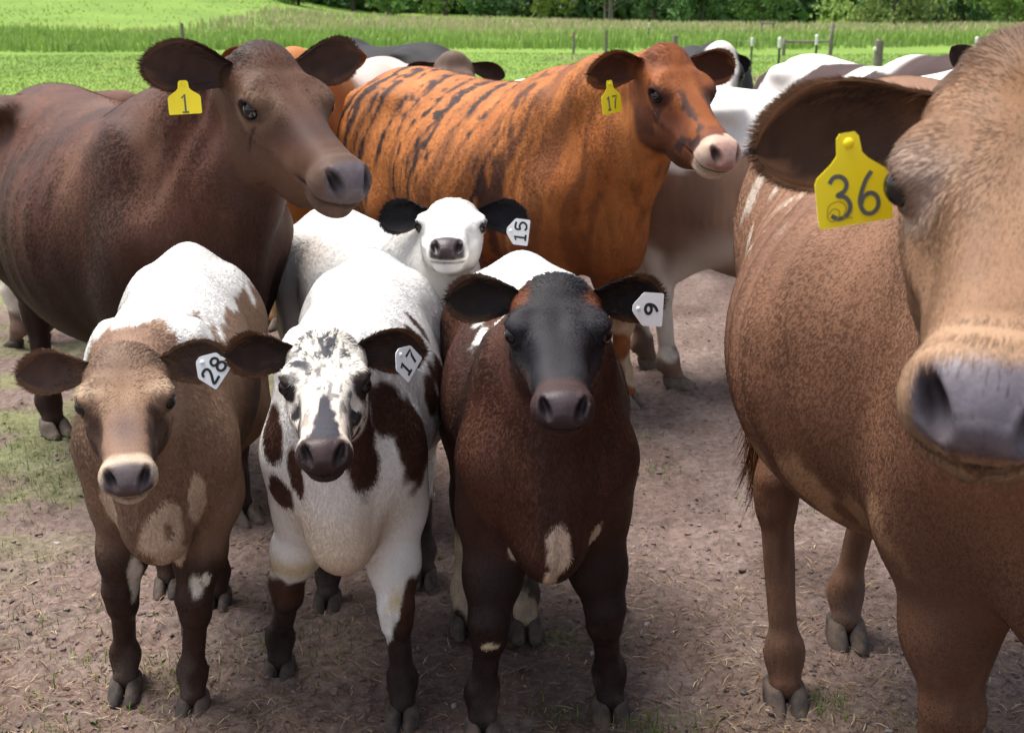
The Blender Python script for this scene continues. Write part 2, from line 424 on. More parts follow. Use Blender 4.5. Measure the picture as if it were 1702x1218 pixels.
# ------------------------------------------------------------------ trees beyond the meadow
M['bark'] = plain_mat('tree_bark', (.085, .07, .058), .9, .35, 6, .6)
M['bark_pale'] = plain_mat('tree_bark_pale', (.20, .18, .155), .9, .35, 6, .6)
def tube_path(P, R, ring=8):
    P = np.array(P, dtype=f32); V, F = [], []
    for i, p in enumerate(P):
        t = nrm(P[min(i + 1, len(P) - 1)] - P[max(i - 1, 0)])
        a = nrm(np.cross(t, A(.3, .9, .1))); b_ = np.cross(t, a)
        for j in range(ring):
            q = 2 * math.pi * j / ring
            V.append(p + R[i] * (a * math.cos(q) + b_ * math.sin(q)))
    for i in range(len(P) - 1):
        for j in range(ring): F.append((i * ring + j, i * ring + (j + 1) % ring, (i + 1) * ring + (j + 1) % ring, (i + 1) * ring + j))
    return np.array(V), np.array(F)
def leaf_cards(C, size, col, rng, droop=0):
    n = len(C)
    a = nrm(rng.normal(0, 1, (n, 3)) + A(0, 0, -droop)); b_ = nrm(np.cross(a, rng.normal(0, 1, (n, 3))))
    s = (size * (.6 + .8 * rng.random(n)))[:, None]
    V = np.stack([C - a * s, C + b_ * s * .5, C + a * s, C - b_ * s * .5], 1).reshape(-1, 3)
    return V, np.arange(n * 4).reshape(n, 4), np.repeat(col, 4, 0)
def tree(name, label, x, y, w, h, col, rng, n=2400, skirt=.2, size=.22, bark='bark', droop=0, dark=None, stems=1):
    z0 = float(terrain([x], [y])[0])
    root = empty(name, (x, y, z0)); tag(root, label, 'tree' if name != 'bush' else 'bush', 'trees and bushes along the edge of the meadow')
    V, F, o = [], [], 0
    for s_ in range(stems):
        bx, by = (rng.normal(0, .25, 2) * (stems > 1)) if stems > 1 else (0, 0)
        lean = rng.normal(0, .06, 2)
        pth = [(bx + lean[0] * t * h + .1 * math.sin(5 * t + s_), by + lean[1] * t * h, t * h * .8 - .1) for t in np.linspace(0, 1, 7)]
        v, f = tube_path(pth, np.linspace(.045 * h ** .8 + .03, .02, 7) / (1 + .4 * (stems - 1)))
        V.append(v); F.append(f + o); o += len(v)
        for k in range(5):
            t = .18 + .7 * rng.random(); b0 = np.array(pth[int(t * 6)]); a = rng.random() * 6.28; ln = w * .38 * (1.1 - t * .5)
            v, f = tube_path([b0, b0 + np.array([math.cos(a) * ln * .5, math.sin(a) * ln * .5, ln * .35]), b0 + np.array([math.cos(a) * ln, math.sin(a) * ln, ln * .55])], [.04, .028, .01], 5)
            V.append(v); F.append(f + o); o += len(v)
    mesh_np('trunk', np.concatenate(V), np.concatenate(F), M[bark], root)
    nb = int(9 + w * 2)
    bc = np.stack([rng.normal(0, .26, nb) * w, rng.normal(0, .22, nb) * w, h * (skirt + (1 - skirt) * rng.random(nb) ** 1.1) * .9], 1)
    br = (.13 + .15 * rng.random(nb)) * w
    k = rng.integers(0, nb, n)
    dirs = nrm(rng.normal(0, 1, (n, 3)))
    C = bc[k] + dirs * (br[k] * (.55 + .5 * rng.random(n)))[:, None] * A(1, 1, .8)
    C[:, 2] = np.where(C[:, 2] < .15, .15 + rng.random(n) * .5, C[:, 2])
    cc = np.tile(A(*col), (n, 1)) * (1 + .22 * rng.normal(0, 1, (nb, 1))).clip(.55, 1.5)[k] * (1 + .15 * rng.normal(0, 1, (n, 1))).clip(.5, 1.5)
    v, f, c = leaf_cards(C, size, cc, rng, droop)
    mesh_np('crown', v, f, M['leaf'], root, cols=c, smooth=False)
tr = np.random.default_rng(21)
LG, MG, DG, YG = (.15, .25, .05), (.10, .19, .042), (.060, .125, .038), (.20, .28, .055)
for nm, lb, px, D, w, h, col, kw in [
 ('bush', 'leftmost bright green bush at the foot of the grassy slope', 500, 128, 4.5, 5.0, LG, {}),
 ('tree', 'dark leafy tree behind the leftmost bushes of the meadow edge', 590, 136, 7, 9, DG, {}),
 ('bush', 'mid green bush directly above the black cow', 650, 126, 4.5, 4.0, MG, {}),
 ('tree', 'green tree with a low crown above the brown cow with raised ears', 742, 132, 7, 9, LG, dict(skirt=.08)),
 ('bush', 'dense dark bush just right of the low crowned green tree', 815, 124, 5, 4.5, DG, {}),
 ('tree', 'yellow green tree left of the pale tree stems', 895, 130, 6.5, 9, YG, dict(skirt=.08)),
 ('tree', 'thin leaved tree with several pale bare stems', 1008, 128, 5.5, 9, MG, dict(bark='bark_pale', stems=4, skirt=.30, n=1300)),
 ('tree', 'dark green tree over the head of the orange brindle cow', 1085, 130, 6.5, 9, DG, dict(skirt=.1)),
 ('bush', 'broad dark bush above the white faced cow', 1165, 126, 6, 5, (.07, .145, .040), {}),
 ('tree', 'mid green tree between the broad dark bush and the willow', 1262, 128, 7, 9, MG, dict(skirt=.08)),
 ('bush', 'small bright bush behind the tall fence brace post', 1385, 122, 3.5, 4.0, LG, {}),
 ('willow_tree', 'pale yellow green willow with drooping branches reaching the grass', 1478, 114, 9, 8, (.21, .28, .075), dict(skirt=.0, n=4200, droop=1.5, size=.20)),
 ('tree', 'deep green tree right of the pale willow', 1592, 122, 6, 9, (.05, .11, .034), dict(skirt=.05)),
 ('tree', 'bright green leafy tree at the right edge of the picture', 1668, 116, 6.5, 8, LG, dict(skirt=.06))]:
    tree(nm, lb, (px - 851) / 2000 * D * .97, D, w, h, col, tr, **kw)
n = 16000
xx = -42 + 125 * tr.random(n); yy = 139 + 8 * tr.random(n); zz = terrain(xx, yy) + 10 * tr.random(n) ** 1.5
k = (xx > -30 + 4 * vnoise(np.stack([xx * 0, zz, yy], 1), .5, 2))
C = np.stack([xx, yy, zz], 1)[k]
cc = np.tile(A(.08, .155, .045), (len(C), 1)) * (1 + .35 * fbm(C, .35, 2, 9)).clip(.3, 1.8)[:, None] * (1 + .2 * tr.normal(0, 1, (len(C), 1))).clip(.5, 1.5)
v, f, c = leaf_cards(C, .75, cc, tr)
tag(mesh_np('far_wood', v, f, M['leaf'], cols=c, smooth=False), kind='stuff')

# ------------------------------------------------------------------ fence in the pasture
M['post_wood'] = plain_mat('weathered_post_wood', (.17, .145, .12), .9, .4, 18, .6)
M['post_steel'] = plain_mat('steel_post_green', (.055, .06, .055), .6, .2, 20)
M['post_white'] = plain_mat('white_post_cap', (.70, .70, .68), .5)
M['wire'] = plain_mat('fence_wire', (.25, .25, .25), .4, metal=.8)
M['orange'] = plain_mat('orange_plastic', (.75, .16, .03), .5)
def at_px(px, D): return (px - 851) / 2000 * (D * .959 + .44)
def wooden_post(label, px, D, h, w, insul=None, mat='post_wood', group='wooden posts in the pasture fence'):
    x = at_px(px, D); z = float(terrain([x], [D])[0])
    root = empty('fence_post', (x, D, z)); tag(root, label, 'fence post', group)
    rr = np.random.default_rng(int(px))
    v, f = tube_path([(0, 0, -.25), (.004, 0, h * .3), (-.004, .002, h * .7), (.0, 0, h - .01), (.006, 0, h)], [w * .52, w * .5, w * .48, w * .47, w * .40], 10)
    v[-10:, 2] += rr.normal(0, .012, 10)
    mesh_np('post', np.vstack([v, [[0, 0, h + .004]]]), [f, np.array([(40 + j, 40 + (j + 1) % 10, 50) for j in range(10)])], M[mat], root, smooth=False)
    if insul:
        bv, bf = ball(np.zeros(3), 1, 10, 6)
        mesh_np('insulator', bv * [.035, .03, .05] + np.array([-w * .5, -.03, h * .82]), bf, M[insul], root)
    return root
def steel_post(label, px, D, h, cap=True):
    x = at_px(px, D); z = float(terrain([x], [D])[0])
    root = empty('steel_fence_post', (x, D, z)); tag(root, label, 'fence post', 'thin steel posts in the pasture fence')
    w, t = .022, .006
    o = [(-w, 0), (w, 0), (w, t), (t, t), (t, w * 1.6), (-t, w * 1.6), (-t, t), (-w, t)]
    V = [(a, b_, zz) for zz in (-.3, h) for a, b_ in o]; n_ = len(o)
    F = [(i, (i + 1) % n_, n_ + (i + 1) % n_, n_ + i) for i in range(n_)]
    mesh_np('post', V, [np.array(F), np.array([list(range(n_, 2 * n_))])], M['post_steel'], root, smooth=False)
    if cap:
        v, f = tube_path([(0, .012, h - .16), (0, .012, h - .01), (0, .012, h + .03), (0, .012, h + .045)], [.030, .034, .034, .012], 8)
        mesh_np('cap', v, f, M['post_white'], root)
wooden_post('lone grey post in the uncut grass left of the dark brown cow with tag 1', 305, 54, 1.0, .16)
wooden_post('slim whitish post with orange insulator left of the orange brindle cow', 953, 45, .78, .11, insul='orange', mat='bark_pale')
wooden_post('grey wooden post next to the whitish post with orange insulator', 1007, 46, .84, .12)
wooden_post('grey post just above the head of the orange brindle cow', 1121, 40, .78, .17)
wooden_post('thick weathered post with pale insulator behind the banded cow', 1455, 24, .93, .175, insul='post_white')
steel_post('thin dark post without cap right of the white faced cow', 1208, 26, .78, False)
steel_post('thin steel post with white cap between the white faced cow and the fence brace', 1247, 30, .82)
steel_post('white capped steel post at the rump of the banded cow', 1291, 24, .94)
steel_post('white capped steel post under the fence brace rail', 1352, 25, .97)
steel_post('white capped steel post near the ear with the white tag strip', 1615, 24, .96)
steel_post('small white capped post farther off in the meadow left of the orange cow brace', 1078, 60, .95)
br = empty('fence_brace', (at_px(1341, 45), 45, float(terrain([9.5], [45])[0]))); tag(br, 'wooden fence brace of a short and a tall post joined by a rail', 'fence brace')
for dx, h, w in ((-.85, .62, .13), (.85, 1.15, .14)):
    v, f = tube_path([(dx, 0, -.2), (dx, 0, h * .5), (dx + .01, 0, h - .01), (dx + .01, 0, h)], [w / 2, w / 2, w * .46, w * .2], 10)
    mesh_np('post', v, f, M['post_wood'], br)
v, f = tube_path([(-.80, 0, .50), (0, .01, .49), (.80, 0, .51)], [.045, .045, .04], 8)
mesh_np('rail', v, f, M['post_wood'], br)
br = empty('fence_brace', (at_px(1275, 78), 78, float(terrain([16.], [78])[0]))); tag(br, 'far small wooden frame with two legs and a top rail below the dark bush', 'fence brace')
for dx in (-.36, .36):
    v, f = tube_path([(dx, 0, -.2), (dx, 0, .4), (dx, 0, .78)], [.06, .06, .05], 8); mesh_np('post', v, f, M['post_wood'], br)
v, f = tube_path([(-.45, 0, .74), (0, 0, .745), (.45, 0, .74)], [.05, .05, .05], 8); mesh_np('rail', v, f, M['post_wood'], br)
for z, lb in ((.86, 'upper thin wire of the pasture fence behind the banded cow'), (.55, 'lower thin wire of the pasture fence behind the banded cow')):
    pts = [(at_px(px, D), D, z + .02 * math.sin(px) + float(terrain([at_px(px, D)], [D])[0])) for px, D in ((1208, 26), (1291, 24), (1352, 25), (1455, 24), (1615, 24), (1760, 24))]
    v, f = tube_path(pts, [.0022] * 6, 5)
    tag(mesh_np('fence_wire', v, f, M['wire']), lb, 'fence wire', 'wires of the pasture fence')
# ------------------------------------------------------------------ distance fields
def rcone(P, a, b, ra, rb):
    a = np.asarray(a, dtype=f32); b = np.asarray(b, dtype=f32)
    ab = b - a
    t = np.clip(((P - a) @ ab) / max(float(ab @ ab), 1e-9), 0, 1)
    d = P - a - t[:, None] * ab
    return np.sqrt(np.einsum('ij,ij->i', d, d)) - (ra + (rb - ra) * t)
def ellip(P, c, r, R=None):
    q = P - np.asarray(c, dtype=f32)
    if R is not None: q = q @ R            # columns of R = axes of the ellipsoid
    r = np.asarray(r, dtype=f32)
    q1 = q / r
    k0 = np.sqrt(np.einsum('ij,ij->i', q1, q1)) + 1e-6
    q2 = q1 / r
    k1 = np.sqrt(np.einsum('ij,ij->i', q2, q2)) + 1e-6
    return k0 * (k0 - 1) / k1
def smin(a, b, k):
    h = np.maximum(k - np.abs(a - b), 0) / k
    return np.minimum(a, b) - h * h * k * 0.25
def smax(a, b, k): return -smin(-a, -b, k)
def crv(tab):
    """columns: x, a, b, c ... -> dense smooth resampling (Catmull-Rom)"""
    T = np.asarray(tab, dtype=np.float64)
    x = T[:, 0]
    xs = np.linspace(x[0], x[-1], 240)
    out = []
    for c in range(1, T.shape[1]):
        y = T[:, c]; m = np.gradient(y, x)
        k = np.clip(np.searchsorted(x, xs, side='right') - 1, 0, len(x) - 2)
        h = x[k + 1] - x[k]; t = (xs - x[k]) / h
        out.append((2*t**3 - 3*t**2 + 1) * y[k] + (t**3 - 2*t**2 + t) * h * m[k] + (-2*t**3 + 3*t**2) * y[k+1] + (t**3 - t**2) * h * m[k+1])
    return xs.astype(f32), [o.astype(f32) for o in out]
def tube(x, y, z, C, wide, nt_, nb_, egg):
    """swept profile: C = crv table (top, bottom, half width); wide = height fraction of the widest line"""
    xs, (top, bot, hw) = C
    xc = np.clip(x, xs[0], xs[-1])
    t = np.interp(xc, xs, top).astype(f32); b = np.interp(xc, xs, bot).astype(f32); w = np.interp(xc, xs, hw).astype(f32)
    zc = b + (t - b) * wide
    dz = z - zc
    up = dz > 0
    hz = np.where(up, t - zc, zc - b)
    q = np.abs(dz) / hz
    ww = w * (1 - egg * np.clip(np.where(up, q, 0), 0, 1.2) ** 2)
    p = np.where(up, nt_, nb_)
    rho = ((np.abs(y) / ww) ** p + q ** p) ** (1 / p)
    f = (rho - 1) * np.minimum(ww, hz)
    du = x - xc
    return np.where(du == 0, f, np.sqrt(np.maximum(f, 0) ** 2 + du * du))

TORSO = [  # x, top, bottom, half width   (adult, withers 1.33 m)
 (-0.90, 1.17, 1.02, 0.05), (-0.87, 1.215, 0.95, 0.115), (-0.78, 1.26, 0.84, 0.20), (-0.66, 1.30, 0.74, 0.245),
 (-0.48, 1.315, 0.64, 0.275), (-0.28, 1.295, 0.565, 0.305), (-0.02, 1.275, 0.52, 0.355), (0.20, 1.285, 0.53, 0.345),
 (0.40, 1.325, 0.575, 0.262), (0.54, 1.27, 0.62, 0.212), (0.66, 1.15, 0.68, 0.150), (0.74, 1.02, 0.75, 0.08), (0.76, 0.95, 0.82, 0.03)]
TORSO_CALF = [
 (-0.90, 1.15, 1.02, 0.05), (-0.87, 1.20, 0.97, 0.105), (-0.78, 1.27, 0.88, 0.185), (-0.66, 1.315, 0.79, 0.235),
 (-0.48, 1.33, 0.69, 0.275), (-0.28, 1.315, 0.63, 0.315), (-0.02, 1.29, 0.60, 0.345), (0.20, 1.265, 0.60, 0.325),
 (0.40, 1.245, 0.635, 0.262), (0.54, 1.18, 0.66, 0.215), (0.66, 1.12, 0.70, 0.155), (0.74, 1.00, 0.75, 0.08), (0.76, 0.94, 0.82, 0.03)]
HEAD = [  # u, top, bottom, half width in head lengths
 (-0.15, -0.12, -0.27, 0.09), (-0.09, -0.035, -0.32, 0.180), (0.0, 0.012, -0.36, 0.222), (0.09, 0.032, -0.39, 0.232), (0.19, 0.035, -0.42, 0.237),
 (0.29, 0.02, -0.445, 0.238), (0.40, 0.005, -0.445, 0.203), (0.52, -0.012, -0.435, 0.168), (0.65, -0.024, -0.385, 0.150),
 (0.78, -0.02, -0.325, 0.135), (0.88, -0.025, -0.29, 0.138), (0.95, -0.05, -0.262, 0.12), (1.0, -0.09, -0.215, 0.06)]

class Beast:
    """one animal; all coordinates in its own frame: x forward, y left, z up, origin on the ground under the barrel"""
    def __init__(s, **k):
        s.__dict__.update(dict(calf=False, sx=1.0, sy=1.0, sz=1.0, tuck=0.0, lr=1.0, hfat=1.0, roll=0.0, res=0.011, headsub=True,
                               neck=1.0, hairs=0, hair_len=0.02, hair_rad=0.0006, eye_r=0.045, tail=True, crest=0.0, muzz=1.0, jaw=1.0,
                               ears=True, lift=.10, wave=.30, deep=1.22, feet_yaw=0.0, brisket=1.0, browf=1.0, sag=0.0, eye_in=.10, hock=0.0, jitter=.17, stray=.15, face=0.0, pad_lo=0.0, tail_y=0.0, switch=None, lsy=None, hook=.5, ribs=0.0, folds=0.0, clump=.5))
        s.__dict__.update(k)
        if s.lsy is None: s.lsy = s.sy
        c, n = math.cos(s.yaw), math.sin(s.yaw)
        s.R = np.array([[c, -n, 0], [n, c, 0], [0, 0, 1]], dtype=f32)      # local -> world
        s.O = A(s.pos[0], s.pos[1], 0)
        if s.poll is not None:
            s.poll = s.loc(s.poll); nose = s.loc(s.nose)
            s.L = float(np.linalg.norm(nose - s.poll))
            eu = nrm(nose - s.poll)
            ev = nrm(np.cross(A(0, 0, 1), eu))
            ew = np.cross(eu, ev)
            cr, sr = math.cos(s.roll), math.sin(s.roll)
            ev, ew = ev * cr + ew * sr, ew * cr - ev * sr
            s.H = np.stack([eu, ev, ew]).astype(f32)                        # rows = head axes
        s.torsoC = crv([(x * s.sx, t * s.sz - s.sag * s.sz * math.exp(-((x + 0.0) / 0.3) ** 2), (b + (t - b) * s.tuck) * s.sz, w * (s.sy + (s.lsy - s.sy) * float(sstep(.15, .5, x)))) for x, t, b, w in (TORSO_CALF if s.calf else TORSO)])
        s.headC = crv([(u, t, -.2 + (b + .2) * s.deep - (.055 if s.deep > 1.1 else .012) * math.exp(-((u - .64) / .16) ** 2), w * s.hfat * (1 if u < 0.7 else s.muzz)) for u, t, b, w in HEAD])
        s.feet = [s.loc((f[0], f[1], 0)) for f in s.feet]                   # FL FR HL HR
        s.legs()
    def loc(s, p): return (np.asarray(p, dtype=f32) - s.O) @ s.R
    def wor(s, p): return np.asarray(p, dtype=f32) @ s.R.T + s.O
    def hp(s, u, v, w): return s.poll + s.L * (A(u, v, w) @ s.H)           # head units -> local
    def hc(s, P): return ((P - s.poll) @ s.H.T) / s.L                      # local -> head units
    def legs(s):
        sx, sy, sz, r = s.sx, s.lsy, s.sz, s.lr
        s.chains = []
        for i, f in enumerate(s.feet):
            sd = 1 if i % 2 == 0 else -1
            fl = f + A(-0.036 * r, 0, 0.118 * r)                            # fetlock
            co = f + A(-0.006 * r, 0, 0.052 * r)                             # coronet
            if i < 2:
                sh = A(0.58 * sx, sd * 0.155 * sy, 0.90 * sz)
                el = A(0.45 * sx, sd * 0.155 * sy, 0.70 * sz)
                kn = A(f[0] * 0.62 + el[0] * 0.38 + 0.035 * r, f[1] * 0.62 + el[1] * 0.38, 0.37 * sz)
                mid = el * .45 + kn * .55
                s.chains.append([(sh, el, .115 * r, .105 * r), (el, mid, .098 * r, .070 * r), (mid, kn + A(0, 0, .03 * r), .070 * r, .050 * r),
                                 (kn + A(.008 * r, 0, .02 * r), kn - A(0, 0, .03 * r), .051 * r, .046 * r), (kn - A(.006 * r, 0, .03 * r), fl, .038 * r, .034 * r),
                                 (fl - A(.004 * r, 0, 0), fl + A(.004 * r, 0, .020 * r), .040 * r, .038 * r), (fl, co, .038 * r, .039 * r)])
            else:
                hi = A(-0.60 * sx, sd * 0.12 * sy, 1.02 * sz)
                st = A(-0.44 * sx, sd * 0.19 * sy, 0.74 * sz)
                hk = A(f[0] - 0.085 * r, f[1] * .9 + sd * (.01 + s.hock), 0.47 * sz)
                pn = A(-0.80 * sx, sd * 0.115 * sy, 0.98 * sz)
                mid = pn * .5 + hk * .5 + A(-.01 * r, 0, 0)
                s.chains.append([(hi, st, .17 * r, .115 * r), (st, hk + A(.02 * r, 0, .03 * r), .11 * r, .048 * r), (pn, mid, .09 * r, .065 * r), (mid, hk, .065 * r, .036 * r),
                                 (hk + A(0, 0, .02 * r), hk - A(-.01 * r, 0, .04 * r), .046 * r, .043 * r), (hk - A(-.010 * r, 0, .03 * r), fl, .040 * r, .034 * r),
                                 (fl - A(.004 * r, 0, 0), fl + A(.004 * r, 0, .020 * r), .040 * r, .038 * r), (fl, co, .038 * r, .039 * r)])
    # --- fields
    def d_torso(s, P):
        sx, sy, sz = s.sx, s.sy, s.sz
        x, y, z = P[:, 0], P[:, 1], P[:, 2]
        ay = np.abs(y)
        Q = np.stack([x, ay, z], 1)
        f = tube(x, y, z, s.torsoC, 0.46, 2.15, 2.2, 0.30) if not s.calf else tube(x, y, z, s.torsoC, 0.44, 1.85, 2.0, 0.16)
        k = 0.09 * sz
        f = smin(f, ellip(Q, (-.49 * sx, (.16 if s.calf else .17 + .03 * s.hook) * sy, (1.17 if s.calf else 1.20 + .035 * s.hook) * sz), (.11 * sx, .065 * sy, .045 * sz)), k)          # hooks
        f = smin(f, ellip(Q, (-.83 * sx, .11 * sy, 1.12 * sz), (.06 * sx, .05 * sy, .07 * sz)), k * .8)           # pins
        f = smin(f, ellip(Q, (.46 * sx, .165 * s.lsy, .97 * sz), (.15 * sx, .080 * s.lsy, .27 * sz)), k)                # shoulder blade
        f = smin(f, ellip(Q, (-.62 * sx, .165 * sy, .93 * sz), (.19 * sx, .10 * sy, .27 * sz)), k)                # thigh
        f = smin(f, ellip(Q, (.64 * sx, 0.0, .70 * sz), (.13 * sx, .085 * sy * s.brisket, .14 * sz * s.brisket)), k * 1.2)              # brisket
        f = f + .006 * sz * np.exp(-((x - .27 * sx) / (.03 * sx)) ** 2) * sstep(.9 * sz, .7 * sz, z)              # crease behind the elbow
        f = f + .004 * sz * np.exp(-((x + .33 * sx) / (.05 * sx)) ** 2) * sstep(1.2 * sz, 1.1 * sz, z)            # flank hollow
        if s.ribs:
            f = f + .0030 * s.ribs * np.sin((x + .25 * (z - .9)) * 62) * sstep(-.38, -.25, x) * sstep(.32, .2, x) * sstep(.62, .75, z / sz) * sstep(1.22, 1.1, z / sz)
            f = f + .010 * s.ribs * np.exp(-((x + .40 * sx) / .07) ** 2) * sstep(1.22, 1.12, z / sz) * sstep(.8, .95, z / sz)
            f = f + .007 * s.ribs * np.exp(-((x - .25 * sx - .15 * (z - .9)) / .035) ** 2) * sstep(.65, .8, z / sz) * sstep(1.2, 1.1, z / sz)
        if s.tail:
            a, b, c = A(-.85 * sx, 0, 1.17 * sz), A(-.925 * sx, s.tail_y * .25, 1.02 * sz), A(-.94 * sx, s.tail_y, (.42 if s.switch is not None else .55) * sz)
            f = smin(f, np.minimum(rcone(P, a, b, .035 * sz, .03 * sz), rcone(P, b, c, .03 * sz, .018 * sz)), .03)
        return f
    def d_legs(s, P):
        f = None
        for ch in s.chains:
            g = None
            for q, (a, b, ra, rb) in enumerate(ch):
                d = rcone(P, a, b, ra, rb)
                g = d if g is None else smin(g, d, (.06 if q < 3 else .034) * s.lr)
            f = g if f is None else np.minimum(f, g)
        r = s.lr
        for i, ft in enumerate(s.feet):
            k = (P[:, 2] > .13 * r) & (P[:, 2] < (.36 if i < 2 else .46) * s.sz)
            m_ = np.exp(-((P[:, 1] - ft[1]) / .10) ** 2 - ((P[:, 0] - ft[0]) / .14) ** 2) * k
            f = f + .0035 * r * m_ * np.exp(-((P[:, 0] - ft[0] + .045 * r) / (.010 * r)) ** 2)
        for i, ft in enumerate(s.feet):                                     # dew claws
            for q in (-1, 1):
                f = smin(f, ellip(P, ft + A(-.075 * s.lr, q * .022 * s.lr, .10 * s.lr), A(.018, .014, .02) * s.lr), .012)
        return f
    def d_neck(s, P):
        sx, sy, sz, L = s.sx, s.sy, s.sz, s.L
        n = s.neck
        c0, c1 = A(.40 * sx, 0, (1.03 if s.calf else 1.10) * sz), s.hp(-.03, 0, -.15)
        t0, t1 = A(.58 * sx, 0, .88 * sz), s.hp(.16, 0, -.28 * s.deep ** .5)
        cm = (c0 + c1) / 2 + A(0, 0, .02 * sz); tm = (t0 + t1) / 2 + A(0, 0, .01)
        f = smin(rcone(P, c0, cm, .17 * sz * n, .145 * sz * n), rcone(P, cm, c1, .145 * sz * n, .165 * L), .06)
        f = smin(f, rcone(P, t0, tm, .17 * sz * n, .135 * sz * n), .10 * sz)
        f = smin(f, rcone(P, tm, t1, .135 * sz * n, .15 * L), .10 * sz)
        if s.folds:
            U = s.hc(P)
            f = f + .0045 * s.folds * np.sin(U[:, 0] * 34 + 3 * U[:, 2] + 2 * vnoise(U, 3, 2)) * np.exp(-((U[:, 0] + .18 + .2 * U[:, 2]) / .22) ** 2)
        # dewlap along the throat
        w0, w1 = A(.72 * sx, 0, .68 * sz), s.hp(.20, 0, -.42)
        f = smin(f, rcone(P, w0, w1, .07 * sz * s.brisket, .05 * sz), .08 * sz)
        return f
    def d_head(s, P, eye=True):
        U = s.hc(P); u, v, w = U[:, 0], U[:, 1], U[:, 2]
        av = np.abs(v); m = s.hfat; Q = np.stack([u, av, w], 1).astype(f32)
        mz = s.muzz
        f = tube(u, v, w, s.headC, 0.62, 3.0, 1.9, 0.12)
        f = smin(f, ellip(Q, (.00, 0, .0 + s.crest), (.10, .13 * m, .06 + s.crest)), .08)                 # poll
        f = smin(f, ellip(Q, (.34, .135 * m * s.jaw, -.27 - .1 * (s.deep - 1)), (.17, .075 * m, .145 + .2 * (s.deep - 1))), .08)                  # cheek
        f = smin(f, ellip(Q, (.258, .198 * m, -.040), (.085, .052 * m, .045)), .07 * s.browf)                # brow
        f = smin(f, ellip(Q, (.885, 0, -.125 - .03 * (s.deep - 1)), (.125, .148 * m * mz, .105 + .06 * (s.deep - 1))), .05)                         # muzzle
        f = smin(f, ellip(Q, (.87, .075 * m * mz, -.165), (.09, .075 * m * mz, .07)), .05)                # upper lip
        f = smin(f, ellip(Q, (.850, 0, -.258 - .10 * (s.deep - 1)), (.125, .112 * m * mz, .060)), .035)                         # chin
        f = f + .030 * np.exp(-((u - .54) / .12) ** 2 - ((av - .165 * m) / .055) ** 2 - ((w + .12) / .09) ** 2)
        f = f - .012 * np.exp(-((w + .21 + .10 * (u - .5)) / .035) ** 2 - ((u - .50) / .16) ** 2) * (av > .08)
        f = f + .012 * np.exp(-(v / .05) ** 2 - ((u - .30) / .12) ** 2) * (w > -.1)
        f = f - .010 * np.exp(-((u - .19 - .30 * (av - .12)) / .045) ** 2 - ((av - .16 * m) / .07) ** 2) * (w > -.12)    # hollow below the eye
        f = f - .010 * np.exp(-((u - .985) / .05) ** 2 - (v / .05) ** 2 - ((w + .08) / .05) ** 2)
        # nostrils: comma shaped
        nx = av - .088 * m * mz; nw = w + .082
        ca = .5
        p1 = nx * math.cos(ca) - nw * math.sin(ca); p2 = nx * math.sin(ca) + nw * math.cos(ca)
        f = f + .095 * np.exp(-(p1 / .026) ** 2 - ((p2 - .005) / .042) ** 2 - ((u - .985) / .075) ** 2)
        f = f - .012 * np.exp(-((np.sqrt((p1 / .8) ** 2 + (p2 / 1.15) ** 2) - .048) / .016) ** 2) * sstep(.84, .90, u)
        f = f + .0015 * np.sin(u * 95 + 8 * av) * np.exp(-((u - .80) / .06) ** 2 - (av / .10) ** 2) * (w > -.12)
        # mouth line
        wm = -.196 - .22 * (1.0 - u) ** 2 - .45 * av ** 2
        f = f + .020 * np.exp(-((w - wm) / .010) ** 2) * sstep(.66, .74, u)
        # eye socket and lids
        e = np.array(s.eye_c(), dtype=f32)
        de = Q - e
        re = np.sqrt((de[:, 0] * .86) ** 2 + de[:, 1] ** 2 * .5 + (de[:, 2] * 1.25) ** 2)
        R = s.eye_r
        f = f - .016 * np.exp(-((re - R * 1.32) / (R * .38)) ** 2) * (de[:, 1] > -.06)
        f = f + .050 * np.exp(-(re / (R * .95)) ** 4)
        f = f - .018 * np.exp(-((de[:, 2] - R * 1.45 + .25 * de[:, 0]) / .016) ** 2 - (de[:, 0] / .06) ** 2 - (de[:, 1] / .06) ** 2)   # upper lid
        f = f + .011 * np.exp(-((de[:, 2] - R * 2.25 + .25 * de[:, 0]) / .010) ** 2 - (de[:, 0] / .06) ** 2 - (de[:, 1] / .07) ** 2)   # lid crease
        f = f + .006 * np.exp(-((de[:, 2] + R * 1.9 + .2 * de[:, 0]) / .010) ** 2 - ((de[:, 0] - .02) / .07) ** 2 - (de[:, 1] / .07) ** 2)
        return f * s.L
    def eye_c(s): return (.305, .226 * s.hfat, -.085)
    def field(s, P, parts=False):
        t = s.d_torso(P); l = s.d_legs(P)
        f = smin(t, l, .085 * s.sz)
        n = h = None
        if s.poll is not None:
            n = s.d_neck(P); h = s.d_head(P)
            f = smin(f, n, .12 * s.sz)
            f = smin(f, h, .06 * s.L / .5 * 1.2)
        if parts: return f, t, l, n, h
        return f
    def grad(s, P, e=0.0015):
        K = np.array([[1, -1, -1], [-1, -1, 1], [-1, 1, -1], [1, 1, 1]], dtype=f32)
        return sum(k * s.field(P + k * f32(e))[:, None] for k in K) / f32(4 * e)
